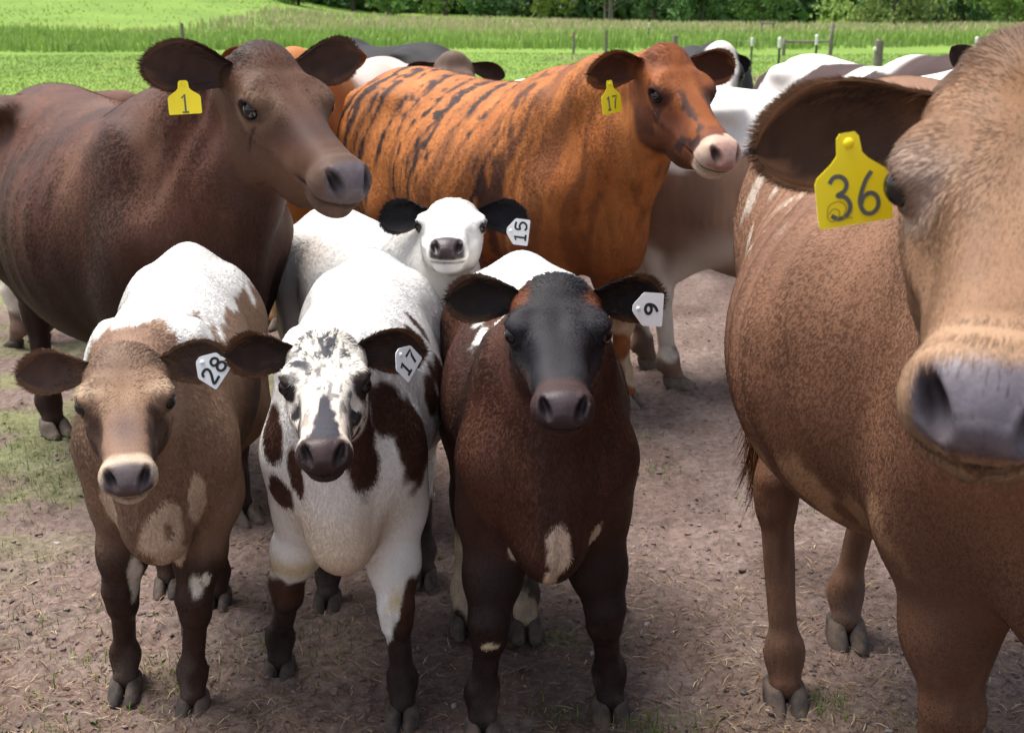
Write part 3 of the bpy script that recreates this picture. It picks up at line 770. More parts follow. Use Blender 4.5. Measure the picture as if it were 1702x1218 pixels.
    # --- surface
    def surface(s):
        h = s.res
        pts = [A(-1.0 * s.sx, -.45 * s.sy, 0), A(.85 * s.sx, .45 * s.sy, 1.40 * s.sz)]
        for f in s.feet: pts += [f - A(.15, .1, 0), f + A(.15, .1, 0)]
        if s.poll is not None: pts += [s.hp(u, v, w) for u in (-.2, 1.1) for v in (-.32, .32) for w in (-.52, .2)]
        pts = np.array(pts); lo = pts.min(0) - 3 * h; hi = pts.max(0) + 3 * h
        lo[2] = max(lo[2], 0.02 * s.lr)
        m = 6
        nb = np.ceil((hi - lo) / (h * m)).astype(int) + 1
        n = nb * m + 1
        # coarse
        ax = [lo[i] + (np.arange(nb[i]) + .5) * h * m for i in range(3)]
        G = np.stack(np.meshgrid(*ax, indexing='ij'), -1).reshape(-1, 3).astype(f32)
        fc = s.field(G).reshape(nb)
        act = np.abs(fc) < h * m * 1.6 + .012
        D = np.repeat(np.repeat(np.repeat(np.sign(fc), m, 0), m, 1), m, 2).astype(f32)
        D = np.pad(D, ((0, 1),) * 3, mode='edge')
        I = np.argwhere(act)
        off = np.stack(np.meshgrid(*[np.arange(m + 1)] * 3, indexing='ij'), -1).reshape(-1, 3)
        idx = (I[:, None, :] * m + off[None]).reshape(-1, 3)
        flat = np.unique(np.ravel_multi_index(idx.T, n))
        ijk = np.stack(np.unravel_index(flat, n), 1)
        vals = np.empty(len(flat), dtype=f32)
        for c in range(0, len(flat), 200000):
            vals[c:c + 200000] = s.field((lo + ijk[c:c + 200000] * h).astype(f32))
        D.ravel()[flat] = vals
        # surface nets
        S = D < 0
        cnt = sum(S[a:n[0]-1+a, b:n[1]-1+b, c:n[2]-1+c].astype(np.int8) for a in (0, 1) for b in (0, 1) for c in (0, 1))
        mixed = np.argwhere((cnt > 0) & (cnt < 8))
        cor = {}
        for a in (0, 1):
            for b in (0, 1):
                for c in (0, 1): cor[a, b, c] = D[mixed[:, 0]+a, mixed[:, 1]+b, mixed[:, 2]+c]
        acc = np.zeros((len(mixed), 3), dtype=f32); num = np.zeros(len(mixed), dtype=f32)
        ks = list(cor)
        for p in ks:
            for q in ks:
                if sum(q) - sum(p) == 1 and all(q[i] >= p[i] for i in range(3)):
                    d0, d1 = cor[p], cor[q]
                    x = (d0 < 0) != (d1 < 0)
                    t = np.where(x, d0 / np.where(x, d0 - d1, 1), 0)
                    acc += np.where(x[:, None], np.array(p, dtype=f32) + t[:, None] * (np.array(q, dtype=f32) - np.array(p, dtype=f32)), 0)
                    num += x
        V = lo + (mixed + acc / num[:, None]) * h
        vid = np.full(n - 1, -1, dtype=np.int32)
        vid[mixed[:, 0], mixed[:, 1], mixed[:, 2]] = np.arange(len(mixed))
        Fq = []
        for axis in range(3):
            o1, o2 = [(1, 2), (2, 0), (0, 1)][axis]
            sl0 = [slice(None)] * 3; sl1 = [slice(None)] * 3
            sl0[axis] = slice(0, -1); sl1[axis] = slice(1, None)
            E = np.argwhere(S[tuple(sl0)] != S[tuple(sl1)])
            E = E[(E[:, o1] > 0) & (E[:, o2] > 0) & (E[:, o1] < n[o1] - 1) & (E[:, o2] < n[o2] - 1)]
            ins = S[E[:, 0], E[:, 1], E[:, 2]]
            q = []
            for da, db in ((-1, -1), (0, -1), (0, 0), (-1, 0)):
                K = E.copy(); K[:, o1] += da; K[:, o2] += db
                q.append(vid[K[:, 0], K[:, 1], K[:, 2]])
            q = np.stack(q, 1)
            q[~ins] = q[~ins][:, ::-1]
            Fq.append(q[(q >= 0).all(1)])
        F = np.concatenate(Fq)
        V = V.astype(f32)
        V = s.project(V, 2, h * 1.2)
        ng = []
        if s.headsub and s.poll is not None:
            for it in range(s.headsub if s.headsub is not True else 1):
                V, F, ng = s.subdiv(V, F, ng if it else [], it)
        return V, F, ng
    def project(s, V, it, lim):
        for _ in range(it):
            f = s.field(V); g = s.grad(V)
            st = np.clip(f / np.maximum(np.einsum('ij,ij->i', g, g), .15), -lim, lim)
            V = (V - st[:, None] * g).astype(f32)
        return V
    def subdiv(s, V, F, ng, it):
        U = s.hc(V)
        c = U[F].mean(1)
        inside = (c[:, 0] > (-.05 if it == 0 else .05)) & (c[:, 0] < 1.15) & (np.abs(c[:, 1]) < .36) & (c[:, 2] > -.50) & (c[:, 2] < .15)
        Fi, Fo = F[inside], F[~inside]
        e = np.concatenate([Fi[:, [i, (i + 1) % 4]] for i in range(4)])
        es = np.sort(e, 1)
        key = es[:, 0].astype(np.int64) * len(V) + es[:, 1]
        uk, first, inv = np.unique(key, return_index=True, return_inverse=True)
        n0 = len(V)
        mids = (V[es[first, 0]] + V[es[first, 1]]) / 2
        cen = V[Fi].mean(1)
        mi = (inv + n0).reshape(4, -1).T
        ci = np.arange(len(Fi)) + n0 + len(mids)
        V2 = np.concatenate([V, s.project(np.concatenate([mids, cen]).astype(f32), 2, s.res)])
        q = [np.stack([Fi[:, i], mi[:, i], ci, mi[:, i - 1]], 1) for i in range(4)]
        # neighbours get the extra points
        eo = np.stack([np.sort(Fo[:, [i, (i + 1) % 4]], 1) for i in range(4)], 1)
        ko = eo[..., 0].astype(np.int64) * n0 + eo[..., 1]
        pos = np.clip(np.searchsorted(uk, ko), 0, len(uk) - 1)
        hit = uk[pos] == ko
        bd = hit.any(1)
        poly = []
        for k in np.where(bd)[0]:
            r = []
            for i in range(4):
                r.append(int(Fo[k, i]))
                if hit[k, i]: r.append(int(pos[k, i]) + n0)
            poly.append(r)
        def fix(p):
            r = []
            for i in range(len(p)):
                a, b = p[i], p[(i + 1) % len(p)]
                r.append(a)
                k = min(a, b) * n0 + max(a, b)
                j = np.searchsorted(uk, k)
                if j < len(uk) and uk[j] == k: r.append(int(j) + n0)
            return r
        poly += [fix(p) for p in ng]
        return V2, np.concatenate([Fo[~bd]] + q), poly

def group_polys(F, ng):
    out = [F]
    by = {}
    for p in ng: by.setdefault(len(p), []).append(p)
    return out + [np.array(v) for v in by.values()]
def tri_of(Fs):
    T = []
    for f in Fs:
        f = np.asarray(f)
        for i in range(1, f.shape[1] - 1): T.append(f[:, [0, i, i + 1]])
    return np.concatenate(T)

# ------------------------------------------------------------------ ears, eyes, hooves, tags
EAR_S = [0, .06, .14, .24, .36, .48, .60, .70, .79, .87, .93, .97, 1.0]
EAR_W = [.46, .50, .60, .74, .88, .97, 1.0, .95, .84, .67, .48, .31, .08]
def ear_mesh(base, d, n, length, width, cup=0.5, bend=0.0, thick=0.006, sweep=0.0):
    """leaf shaped, cupped towards n"""
    d = nrm(d); n = nrm(n - d * float(n @ d)); c = np.cross(n, d)
    S = np.linspace(0, 1, 22); T = np.linspace(-1, 1, 13)
    W = np.interp(S, EAR_S, EAR_W) * width / 2
    fr, bk = [], []
    for s_, w_ in zip(S, W):
        k = cup * (1.25 - .85 * s_)
        for t in T:
            ang = t * (0.55 + k)
            y = math.sin(ang) / max(math.sin(min(.55 + k, 1.57)), .6) * w_
            z = -(math.cos(ang) - math.cos(.55 + k)) * w_ * (.55 + k) * .9
            p = base + d * (length * s_) + c * (y + sweep * length * (s_ * s_ - .5 * s_)) + n * (z - bend * length * s_ * s_)
            fr.append(p)
            th = thick * (1 - t * t) ** .5 * (1.6 - s_) + .0005
            bk.append(p - n * th)
    nT, nS = len(T), len(S)
    V = np.array(fr + bk); o = nS * nT
    F = []
    for i in range(nS - 1):
        for j in range(nT - 1):
            a = i * nT + j
            F.append((a, a + nT, a + nT + 1, a + 1)); F.append((o + a, o + a + 1, o + a + nT + 1, o + a + nT))
    for i in range(nS - 1):
        a = i * nT; F.append((a, o + a, o + a + nT, a + nT)); a += nT - 1; F.append((a, a + nT, o + a + nT, o + a))
    for j in range(nT - 1):
        a = (nS - 1) * nT + j; F.append((a, o + a, o + a + 1, a + 1)); a = j; F.append((a, a + 1, o + a + 1, o + a))
    st = np.stack(np.meshgrid(S, T, indexing='ij'), -1).reshape(-1, 2)
    back = np.r_[np.zeros(o), np.ones(o)]
    return V.astype(f32), np.array(F), np.vstack([st, st]).astype(f32), back.astype(f32)

def hoof_mesh(f, yaw, r):
    """two claws, toe forward"""
    V, F = [], []
    ring = 16
    for sd in (-1, 1):
        base = len(V)
        lv = [(0.0, .070, .0275, .026), (.010, .071, .0275, .025), (.028, .063, .0265, .014), (.046, .055, .0255, .003), (.062, .049, .0235, -.006), (.074, .040, .018, -.010)]
        for z, ln, wd, fw in lv:
            for j in range(ring):
                a = 2 * math.pi * j / ring
                x, y = math.cos(a), math.sin(a)
                px = math.copysign(abs(x) ** .85, x) * ln + fw
                yy = math.copysign(abs(y) ** .75, y) * wd
                if x > 0: yy *= 1 - .30 * x * x
                if sd * yy < 0: yy *= .92 - .0 * x
                yy += sd * (.0268 - .004 * max(0, x) ** 2)
                V.append((px * r, yy * r, z * r))
        n = len(lv)
        for k in range(n - 1):
            for j in range(ring):
                a = base + k * ring + j; b_ = base + k * ring + (j + 1) % ring
                F.append((a, b_, b_ + ring, a + ring))
        V.append((-.01 * r, sd * .022 * r, .079 * r)); t = len(V) - 1
        for j in range(ring): F.append((base + (n - 1) * ring + j, base + (n - 1) * ring + (j + 1) % ring, t, t))
    V = np.array(V)
    c, s_ = math.cos(yaw), math.sin(yaw)
    V = np.stack([V[:, 0] * c - V[:, 1] * s_, V[:, 0] * s_ + V[:, 1] * c, V[:, 2]], 1) + np.array(f)
    F = np.array(F)
    q = F[F[:, 2] != F[:, 3]]; t = F[F[:, 2] == F[:, 3]][:, :3]
    return V, [q, t]

STROKES = {  # unit box 0..1 x 0..1.5
 '1': [[(.25, 1.2), (.55, 1.5), (.55, .02)], [(.25, 0), (.85, 0)]],
 '5': [[(.85, 1.45), (.25, 1.45), (.2, .85), (.5, .95), (.8, .75), (.85, .4), (.65, .08), (.35, .02), (.12, .2)]],
 '7': [[(.12, 1.42), (.88, 1.42), (.62, .9), (.45, .02)]],
 '9': [[(.85, 1.1), (.7, .82), (.42, .76), (.2, .95), (.2, 1.25), (.42, 1.48), (.7, 1.42), (.85, 1.15), (.83, .7), (.68, .3), (.35, .0)]],
 '2': [[(.15, 1.15), (.25, 1.4), (.52, 1.5), (.78, 1.38), (.82, 1.08), (.62, .7), (.15, .03), (.88, .03)]],
 '8': [[(.5, .8), (.24, .95), (.2, 1.22), (.36, 1.45), (.64, 1.45), (.8, 1.22), (.76, .95), (.5, .8), (.2, .6), (.14, .3), (.32, .04), (.68, .04), (.86, .3), (.8, .6), (.5, .8)]],
 '3': [[(.15, 1.28), (.35, 1.48), (.65, 1.45), (.82, 1.2), (.7, .95), (.42, .82), (.72, .72), (.88, .4), (.7, .08), (.35, .0), (.1, .15)]],
 '6': [[(.72, 1.5), (.45, 1.2), (.22, .75), (.15, .4), (.3, .08), (.6, .02), (.85, .25), (.83, .58), (.58, .74), (.3, .62), (.18, .4)]],
}
def smooth_line(p, n=6):
    p = np.array(p, dtype=float)
    if len(p) < 4: return p
    q = np.vstack([2 * p[0] - p[1], p, 2 * p[-1] - p[-2]]); out = []
    for i in range(1, len(q) - 2):
        for t in np.linspace(0, 1, n, endpoint=False):
            a, b, c, d = q[i - 1], q[i], q[i + 1], q[i + 2]
            out.append(.5 * (2 * b + (c - a) * t + (2 * a - 5 * b + 4 * c - d) * t * t + (3 * b - a - 3 * c + d) * t ** 3))
    out.append(p[-1]); return np.array(out)
def digit_ribbons(text, size, width, weight):
    """flat ribbon strokes centred at 0,0 ; returns V2 (n,2), quads"""
    V, F = [], []
    adv = 1.12
    tot = (len(text) - 1) * adv + 1
    for k, ch in enumerate(text):
        for st in STROKES[ch]:
            sharp = ch in '17' 
            p = np.array(st, dtype=float) if sharp else smooth_line(st)
            p = (p - [.5, .75]) * [width, size / 1.5] + [(k * adv + .5 - tot / 2) * width, 0]
            d = np.gradient(p, axis=0); d /= np.linalg.norm(d, axis=1)[:, None] + 1e-9
            nn = np.stack([-d[:, 1], d[:, 0]], 1) * weight / 2
            b = len(V)
            for i in range(len(p)): V += [p[i] + nn[i], p[i] - nn[i]]
            F += [(b + 2 * i, b + 2 * i + 1, b + 2 * i + 3, b + 2 * i + 2) for i in range(len(p) - 1)]
    return np.array(V), np.array(F)
def make_tag(parent, beast, c, up, nrm_, w, h, text, mat, ink, rot=0.0, tsize=.5, tw=.3, weight=.07, style='shield', smudge=False, tcx=0, tcy=0):
    """plate in the plane (right, up); c is its centre in world coordinates"""
    c = beast.loc(c); up = np.asarray(up, dtype=f32) @ beast.R; nn = nrm(np.asarray(nrm_, dtype=f32) @ beast.R)
    up = nrm(up - nn * float(up @ nn)); rt = np.cross(up, nn)
    if style == 'shield':       # wide body, narrow neck on top
        o = [(-.5, -.5), (-.47, -.53), (.47, -.53), (.5, -.5), (.5, .02), (.46, .10), (.24, .26), (.17, .34), (.15, .54), (.10, .60), (-.10, .60), (-.15, .54), (-.17, .34), (-.24, .26), (-.46, .10), (-.5, .02)]
    else:                       # house shape, pointed top
        o = [(-.5, -.46), (-.46, -.5), (.46, -.5), (.5, -.46), (.5, .14), (.46, .20), (.16, .47), (.08, .52), (-.08, .52), (-.16, .47), (-.46, .20), (-.5, .14)]
    o = np.array(o) * [w, h]
    curl = lambda q: -.02 * (q[:, 0] / w) ** 2 * w
    n = len(o)
    pos = lambda q, z: c + rt * q[:, :1] + up * q[:, 1:2] + nn * (curl(q) + z)[:, None]
    inner = o * .5
    V = np.vstack([pos(o, .0), pos(inner, .0), pos(o, -.0016), pos(inner, -.0016), pos(np.zeros((1, 2)), .0), pos(np.zeros((1, 2)), -.0016)])
    q, t = [], []
    for i in range(n):
        j = (i + 1) % n
        q += [(i, j, n + j, n + i), (2 * n + j, 2 * n + i, 3 * n + i, 3 * n + j), (j, i, 2 * n + i, 2 * n + j)]
        t += [(n + i, n + j, 4 * n), (3 * n + j, 3 * n + i, 4 * n + 1)]
    tg = mesh_np('ear_tag', V, [np.array(q), np.array(t)], M[mat], parent, smooth=False)
    W2, F2 = digit_ribbons(text, tsize * h, tw * w, weight * h)
    cr, sr = math.cos(rot), math.sin(rot)
    W2 = W2 @ np.array([[cr, sr], [-sr, cr]]) + np.array([tcx * w, (-.17 if style == 'shield' else -.10) * h + tcy * h])
    mesh_np('number', pos(W2, .0009), [F2], M[ink], tg, smooth=False)
    if smudge:
        p = smooth_line([(-.36, -.36), (-.30, -.30), (-.22, -.33), (-.24, -.42), (-.33, -.45), (-.38, -.38), (-.34, -.25), (-.2, -.22), (-.12, -.30), (-.17, -.42), (-.05, -.44)]) * [w, h]
        d = np.gradient(p, axis=0); d /= np.linalg.norm(d, axis=1)[:, None] + 1e-9
        k = np.stack([-d[:, 1], d[:, 0]], 1) * .0006
        P2 = np.stack([p + k, p - k], 1).reshape(-1, 2)
        mesh_np('pen_scribble', pos(P2, .0011), [np.array([(2*i, 2*i+1, 2*i+3, 2*i+2) for i in range(len(p) - 1)])], M['ink_light'], tg, smooth=False)
    bt, bf = ball(np.zeros(3), .5, 12, 8)
    B = c + rt * 0 + up * (.47 if style == 'shield' else .34) * h + nn * .001
    mesh_np('button', B + (bt[:, :1] * rt + bt[:, 1:2] * up) * min(w, h) * .14 + bt[:, 2:3] * nn * .006, bf, M[mat], tg)
    return tg

# ------------------------------------------------------------------ coat
def hair_object(name, P, D, Nn, length, rad, colr, parent, curl=0.12):
    n = len(P)
    hc = bpy.data.hair_curves.new(name)
    hc.add_curves([3] * n)
    L = length[:, None]
    d2 = nrm(D - Nn * .35)
    X = np.empty((n, 3, 3), dtype=f32)
    X[:, 0] = P - Nn * .0012
    X[:, 1] = P + D * L * .5
    X[:, 2] = X[:, 1] + d2 * L * .5
    hc.attributes['position'].data.foreach_set('vector', X.ravel())
    r = np.empty((n, 3), dtype=f32); r[:, 0] = rad; r[:, 1] = rad * .85; r[:, 2] = rad * .15
    a = hc.attributes.get('radius') or hc.attributes.new('radius', 'FLOAT', 'POINT')
    a.data.foreach_set('value', r.ravel())
    c4 = np.ones((n, 4), dtype=f32); c4[:, :3] = colr
    a = hc.attributes.new('Col', 'FLOAT_COLOR', 'CURVE'); a.data.foreach_set('color', c4.ravel())
    a = hc.attributes.new('skin_normal', 'FLOAT_VECTOR', 'CURVE'); a.data.foreach_set('vector', np.asarray(nrm(Nn + D * .10), dtype=f32).ravel())
    hc.materials.append(M['hair'])
    o = link(bpy.data.objects.new(name, hc), parent)
    o['kind'] = 'stuff'
    return o
def sample_tris(V, T, n, weight=None):
    a, b, c = V[T[:, 0]], V[T[:, 1]], V[T[:, 2]]
    cr = np.cross(b - a, c - a); ar = np.linalg.norm(cr, axis=1)
    w = ar if weight is None else ar * weight
    k = RNG.choice(len(T), n, p=(w / w.sum()).astype(np.float64) / (w / w.sum()).astype(np.float64).sum())
    r1, r2 = np.sqrt(RNG.random(n)), RNG.random(n)
    wa, wb, wc = 1 - r1, r1 * (1 - r2), r1 * r2
    bar = np.stack([wa, wb, wc], 1).astype(f32)
    return k, bar

def build(spec):
    s = Beast(**spec)
    col = s.color
    root = empty(s.name, (float(s.O[0]), float(s.O[1]), 0), s.yaw)
    tag(root, s.label, s.cat, s.group)
    V, F, ng = s.surface()
    Fs = group_polys(F, ng)
    C, wet, FL, HL = s.shade(V, col)
    C4 = np.concatenate([C, wet[:, None]], 1)
    body = mesh_np('body', V, Fs, M['hide'], root, cols=C4)
    s.ear_data = []
    if s.poll is not None and s.ears:
        for sd in (1, -1):
            e = dict(base=(.015, .200 * s.hfat, -.07), d=(-.12, 1, -.10), n=(.86, .25, .28), len=.42, wid=.25, cup=.58, bend=.05)
            e.update(s.earp.get('both', {}) if hasattr(s, 'earp') else {})
            e.update(s.earp.get('L' if sd > 0 else 'R', {}) if hasattr(s, 'earp') else {})
            mv = np.array([1, sd, 1], dtype=f32)
            bs = s.hp(*(A(*e['base']) * mv)); d = (A(*e['d']) * mv) @ s.H; nn = (A(*e['n']) * mv) @ s.H
            EV, EF, st, back = ear_mesh(bs, d, nn, e['len'] * s.L, e['wid'] * s.L, e['cup'], e['bend'], thick=.012 * s.L, sweep=e.get('sweep', .12) * -sd)
            ec = s.earcol(EV, st, back)
            mesh_np('ear', EV, EF, M['hide'], root, cols=np.concatenate([ec, np.zeros((len(ec), 1))], 1))
            s.ear_data.append((EV, EF, st, back, nrm(d), nrm(nn)))
            ey = s.eye_c()
            r = s.eye_r * s.L
            c = s.hp(ey[0] + .008, sd * (ey[1] - s.eye_r * s.eye_in), ey[2])
            bv, bf = ball(np.zeros(3), 1.0)
            mesh_np('eye', c + bv * r * 1.12, bf, M['eye'], root)
    for i, f in enumerate(s.feet):
        fy = s.feet_yaw if not hasattr(s, 'fyaw') else s.fyaw[i]
        HV, HF = hoof_mesh(f, fy, s.lr * 1.0)
        HV = HV * np.array([1, 1, .70])
        mesh_np('hoof', HV, HF, M[s.hoof[i] if isinstance(s.hoof, (list, tuple)) else s.hoof], root)
    for t in getattr(s, 'tags', []): make_tag(root, s, **t)
    if s.switch is not None:
        n = 500
        P0 = A(-.94 * s.sx, s.tail_y, .46 * s.sz) + RNG.normal(0, 1, (n, 3)).astype(f32) * A(.012, .012, .05)
        D0 = nrm(A(0, 0, -1) + RNG.normal(0, .08, (n, 3)).astype(f32))
        hair_object('tail_switch', P0, D0, nrm(RNG.normal(0, 1, (n, 3)) + A(.8, 0, .6)), (.16 + .14 * RNG.random(n)).astype(f32), np.full(n, .0011, f32), A(*s.switch)[None] * (1 + .25 * RNG.normal(0, 1, (n, 1))).clip(.5, 1.5), root)
    if s.hairs:
        T = tri_of(Fs)
        vis = np.ones(len(T), dtype=f32)
        cen = V[T].mean(1)
        tn = np.cross(V[T[:, 1]] - V[T[:, 0]], V[T[:, 2]] - V[T[:, 0]])
        view = (A(0, 0, 1.55) - s.O) @ s.R - cen
        fac = np.einsum('ij,ij->i', nrm(tn), nrm(view))
        vis = np.where(fac < -.35, .12, 1.0)                               # far side of the animal gets a thin coat
        vis = vis * (1 + .8 * (cen[:, 2] < .42 * s.sz * 1.33)) * (1 - .97 * wet[T].max(1)) * np.where(HL[T].mean(1) < .05, .0, 1)
        dist = np.linalg.norm(view, axis=1)
        vis = vis * np.clip((dist.min() / dist) ** 1.2, .3, 1)
        k, bar = sample_tris(V, T, s.hairs, vis)
        P = np.einsum('nk,nkj->nj', bar, V[T[k]])
        nn = nrm(s.grad(P))
        Cc, _, D, Ln = s.shade(P, col)
        parts = [(P, nn, Cc, D, Ln * s.hair_len)]
        for EV, EF, st, back, d, en in s.ear_data:
            ET = tri_of([EF]); ne = int(s.hairs * getattr(s, 'ear_hair', .06))
            rim = np.abs(st[:, 1][ET]).mean(1) > .86
            k, bar = sample_tris(EV, ET, ne, np.where(rim, 5.0, np.where(back[ET].mean(1) > .5, 1.0, .7)))
            P = np.einsum('nk,nkj->nj', bar, EV[ET[k]])
            tn = nrm(np.cross(EV[ET[k][:, 1]] - EV[ET[k][:, 0]], EV[ET[k][:, 2]] - EV[ET[k][:, 0]]))
            S2 = np.einsum('nk,nkj->nj', bar, st[ET[k]]); bk = (bar * back[ET[k]]).sum(1)
            Cc = s.earcol(P, S2, bk)
            c = np.cross(en, d)
            D = d * .85 + c * (S2[:, 1] * .7)[:, None] * np.where(np.abs(S2[:, 1]) > .8, .45, -.5)[:, None]
            Ln = np.where(np.abs(S2[:, 1]) > .8, .8, np.where(bk > .5, .7, 1.1)) * s.hair_len * getattr(s, 'ear_len', 1.0)
            parts.append((P, nrm(tn * .5 + en + A(0, 0, .5)), Cc, D, Ln))
        P, nn, Cc, D, Ln = [np.concatenate(x).astype(f32) for x in zip(*parts)]
        D = D + RNG.normal(0, s.stray, D.shape).astype(f32)
        D = D + s.wave * np.stack([vnoise(P, 14, 91), vnoise(P, 14, 92), vnoise(P, 14, 93)], 1)
        D = nrm(D - nn * np.einsum('ij,ij->i', D, nn)[:, None])
        lift = s.lift * (.7 + RNG.random(len(P)).astype(f32) * .7 + s.clump * np.clip(vnoise(P, 26, 5), 0, 1))
        D = nrm(D + nn * lift[:, None])
        jit = (1 + RNG.normal(0, s.jitter, len(P)) * (1 + .8 * (P[:, 2] < .5 * s.sz))).astype(f32)
        lum = Cc.mean(1, keepdims=True)
        Cc = np.clip(Cc * (.92 + .14 * sstep(.3, .6, lum)) * (1 + (np.clip(jit, .6, 1.5)[:, None] - 1) * (1 - .6 * sstep(.3, .6, lum))), .002, .92)
        Ln = Ln * (.7 + .6 * RNG.random(len(P)).astype(f32))
        hair_object('coat', P, D, nn, Ln, np.full(len(P), s.hair_rad, dtype=f32), Cc, root)
    return root, s

def shade(s, P, col):
    """coat colour, wetness, hair flow and relative hair length at local points"""
    f, t, l, n, h = s.field(P, True)
    sg = .035 * s.sz
    ds = [t, l] + ([n, h] if n is not None else [])
    W = np.stack([np.exp(-np.clip(d, -.05, .5) / sg) for d in ds], 1); W /= W.sum(1, keepdims=True)
    I = dict(P=P, wt=W[:, 0], wl=W[:, 1], wn=W[:, 2] if n is not None else np.zeros(len(P), f32), wh=W[:, 3] if n is not None else np.zeros(len(P), f32))
    wet = np.zeros(len(P), f32); hl = np.ones(len(P), f32)
    flow = W[:, :1] * np.stack([np.full(len(P), -.8), 0 * P[:, 0], -.9 * (1 - sstep(.85, 1.0, P[:, 2] / (1.3 * s.sz)))], 1) + W[:, 1:2] * A(-.15, 0, -1)
    if n is not None:
        U = s.hc(P); u, v, w = U.T
        I.update(u=u, v=v, w=w)
        nd = nrm(A(.2 * s.sx, 0, .75 * s.sz) - s.poll)
        flow = flow + W[:, 2:3] * nd
        rad = np.stack([(u - .27) * 1.0, v * .9, np.zeros_like(u) - .12], 1)
        rad = rad + np.stack([.25 * sstep(.4, .6, u), 0 * u, 0 * u], 1)
        flow = flow + W[:, 3:4] * (nrm(rad) @ s.H)
        hw = sstep(.25, .6, I['wh'])
        m, mz = s.hfat, s.muzz
        pad = hw * sstep(.10, 0, (u < .80) * 1.0) * sstep(.865, .91, u + .35 * w * (w > -.06)) * sstep(.150 * m * mz, .120 * m * mz, np.abs(v) + .25 * np.clip(-w - .17, 0, 1)) * sstep(-.185 + s.pad_lo, -.160 + s.pad_lo, w - .25 * v * v) * sstep(.02, -.015, w)
        I['pad'] = pad
        e = s.eye_c()
        de = np.stack([(u - e[0]) * .86, (np.abs(v) - e[1]) * .6, (w - e[2]) * 1.2], 1)
        I['re'] = np.sqrt((de * de).sum(1)) / s.eye_r
        wet = pad
        nx = np.abs(v) - .088 * m * mz; nw = w + .082
        I['nostril'] = hw * np.exp(-(nx / .032) ** 2 - (nw / .045) ** 2) * sstep(.86, .92, u)
        hl = hl * (1 - .55 * (1 - s.face) * hw * sstep(.35, .6, u)) * (1 - .40 * (1 - s.face) * hw)
        hl = hl * (1 - .93 * sstep(1.8, 1.15, I['re']) * hw)
        tuft = hw * sstep(.10, .0, u) * sstep(-.12, -.02, w)
        hl = hl * (1 + 1.3 * tuft * getattr(s, 'tuft', 1.0))
    hl = hl * (1 - .5 * sstep(.5, .9, I['wl']))
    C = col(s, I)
    lg = np.clip(I['wl'] * 1.6, 0, 1) * sstep(.62 * s.sz, .40 * s.sz, P[:, 2])
    C = C * (1 + lg * (.22 * fbm(P, (70, 70, 18), 2, 71) + .16 * fbm(P, (14, 14, 9), 3, 72)))[:, None]
    C = mix(C, A(.105, .078, .064), .55 * lg * sstep(.24, .05, P[:, 2]) * sstep(-.25, .55, fbm(P, (16, 16, 12), 3, 73)))
    if n is not None:
        # dark lids and nose pad
        lid = sstep(1.75, 1.2, I['re']) * sstep(.3, .6, I['wh'])
        C = mix(C, A(*s.lidcol), lid * getattr(s, 'lidamt', .85))
        C = mix(C, mix(A(*s.padcol)[None] * np.ones((len(P), 1), f32), A(*s.padcol)[None] * A(.62, .48, .40), .8 * sstep(-.10, -.17, w + .03 * vnoise(U, 14, 5))) * (1 + .16 * vnoise(P, 70, 3) + .12 * vnoise(P, 230, 4))[:, None], I['pad'])
        C = mix(C, A(.010, .007, .008), np.clip(I['nostril'] * 1.1, 0, .9) * sstep(.9, .4, np.abs(I['nostril'] - 1) + .0) )
        mouth = sstep(.3, .6, I['wh']) * np.exp(-((w + .196 + .22 * (1 - u) ** 2 + .45 * v ** 2) / .012) ** 2) * sstep(.68, .76, u)
        C = mix(C, A(.012, .009, .009), mouth * .85)
    return C.astype(f32), wet.astype(f32), flow.astype(f32), hl.astype(f32)
Beast.shade = shade
def earcol(s, EV, st, back):
    inside = (1 - back)
    rim = sstep(.78, .97, np.abs(st[:, 1])) 
    c = mix(A(*s.ear_out)[None] * np.ones((len(EV), 1), f32), A(*s.ear_in)[None], inside * (1 - rim))
    c = mix(c, A(*s.ear_rim)[None], rim * .8 * sstep(.15, .5, st[:, 0]))
    c = c * (1 + .25 * vnoise(EV, 60, 8))[:, None]
    k = sstep(.15, .65, vnoise(np.stack([st[:, 0] * 3, st[:, 1] * 9, EV[:, 2] * 3], 1), 1.5, 18))
    c = mix(c, A(*s.ear_rim)[None], .6 * inside * k * sstep(.1, .7, np.abs(st[:, 1])))
    c = mix(c, A(*getattr(s, 'ear_base', s.ear_out))[None], sstep(.30, .06, st[:, 0]))
    return np.clip(c, .003, .9).astype(f32)
Beast.earcol = earcol
# ------------------------------------------------------------------ coat patterns
WHITE = A(.70, .68, .65)
def blob(P, c, r, amp=.25, sc=14, seed=1, soft=.12):
    """0..1 mask of a ragged ellipsoidal patch"""
    q = (P - A(*c)) / A(*(r if hasattr(r, '__len__') else (r, r, r)))
    d = np.sqrt((q * q).sum(1)) + amp * fbm(P, sc, 3, seed)
    return sstep(1 + soft, 1 - soft, d)
def base(I, c, var=.18, seed=3):
    P = I['P']
    n = fbm(P, (9, 9, 5), 3, seed)
    st = vnoise(P, (60, 60, 12), seed + 9)
    return A(*c)[None] * (1 + var * n + var * .6 * st)[:, None]
def legmask(s, I, z0, z1): return sstep(z1, z0, I['P'][:, 2]) 

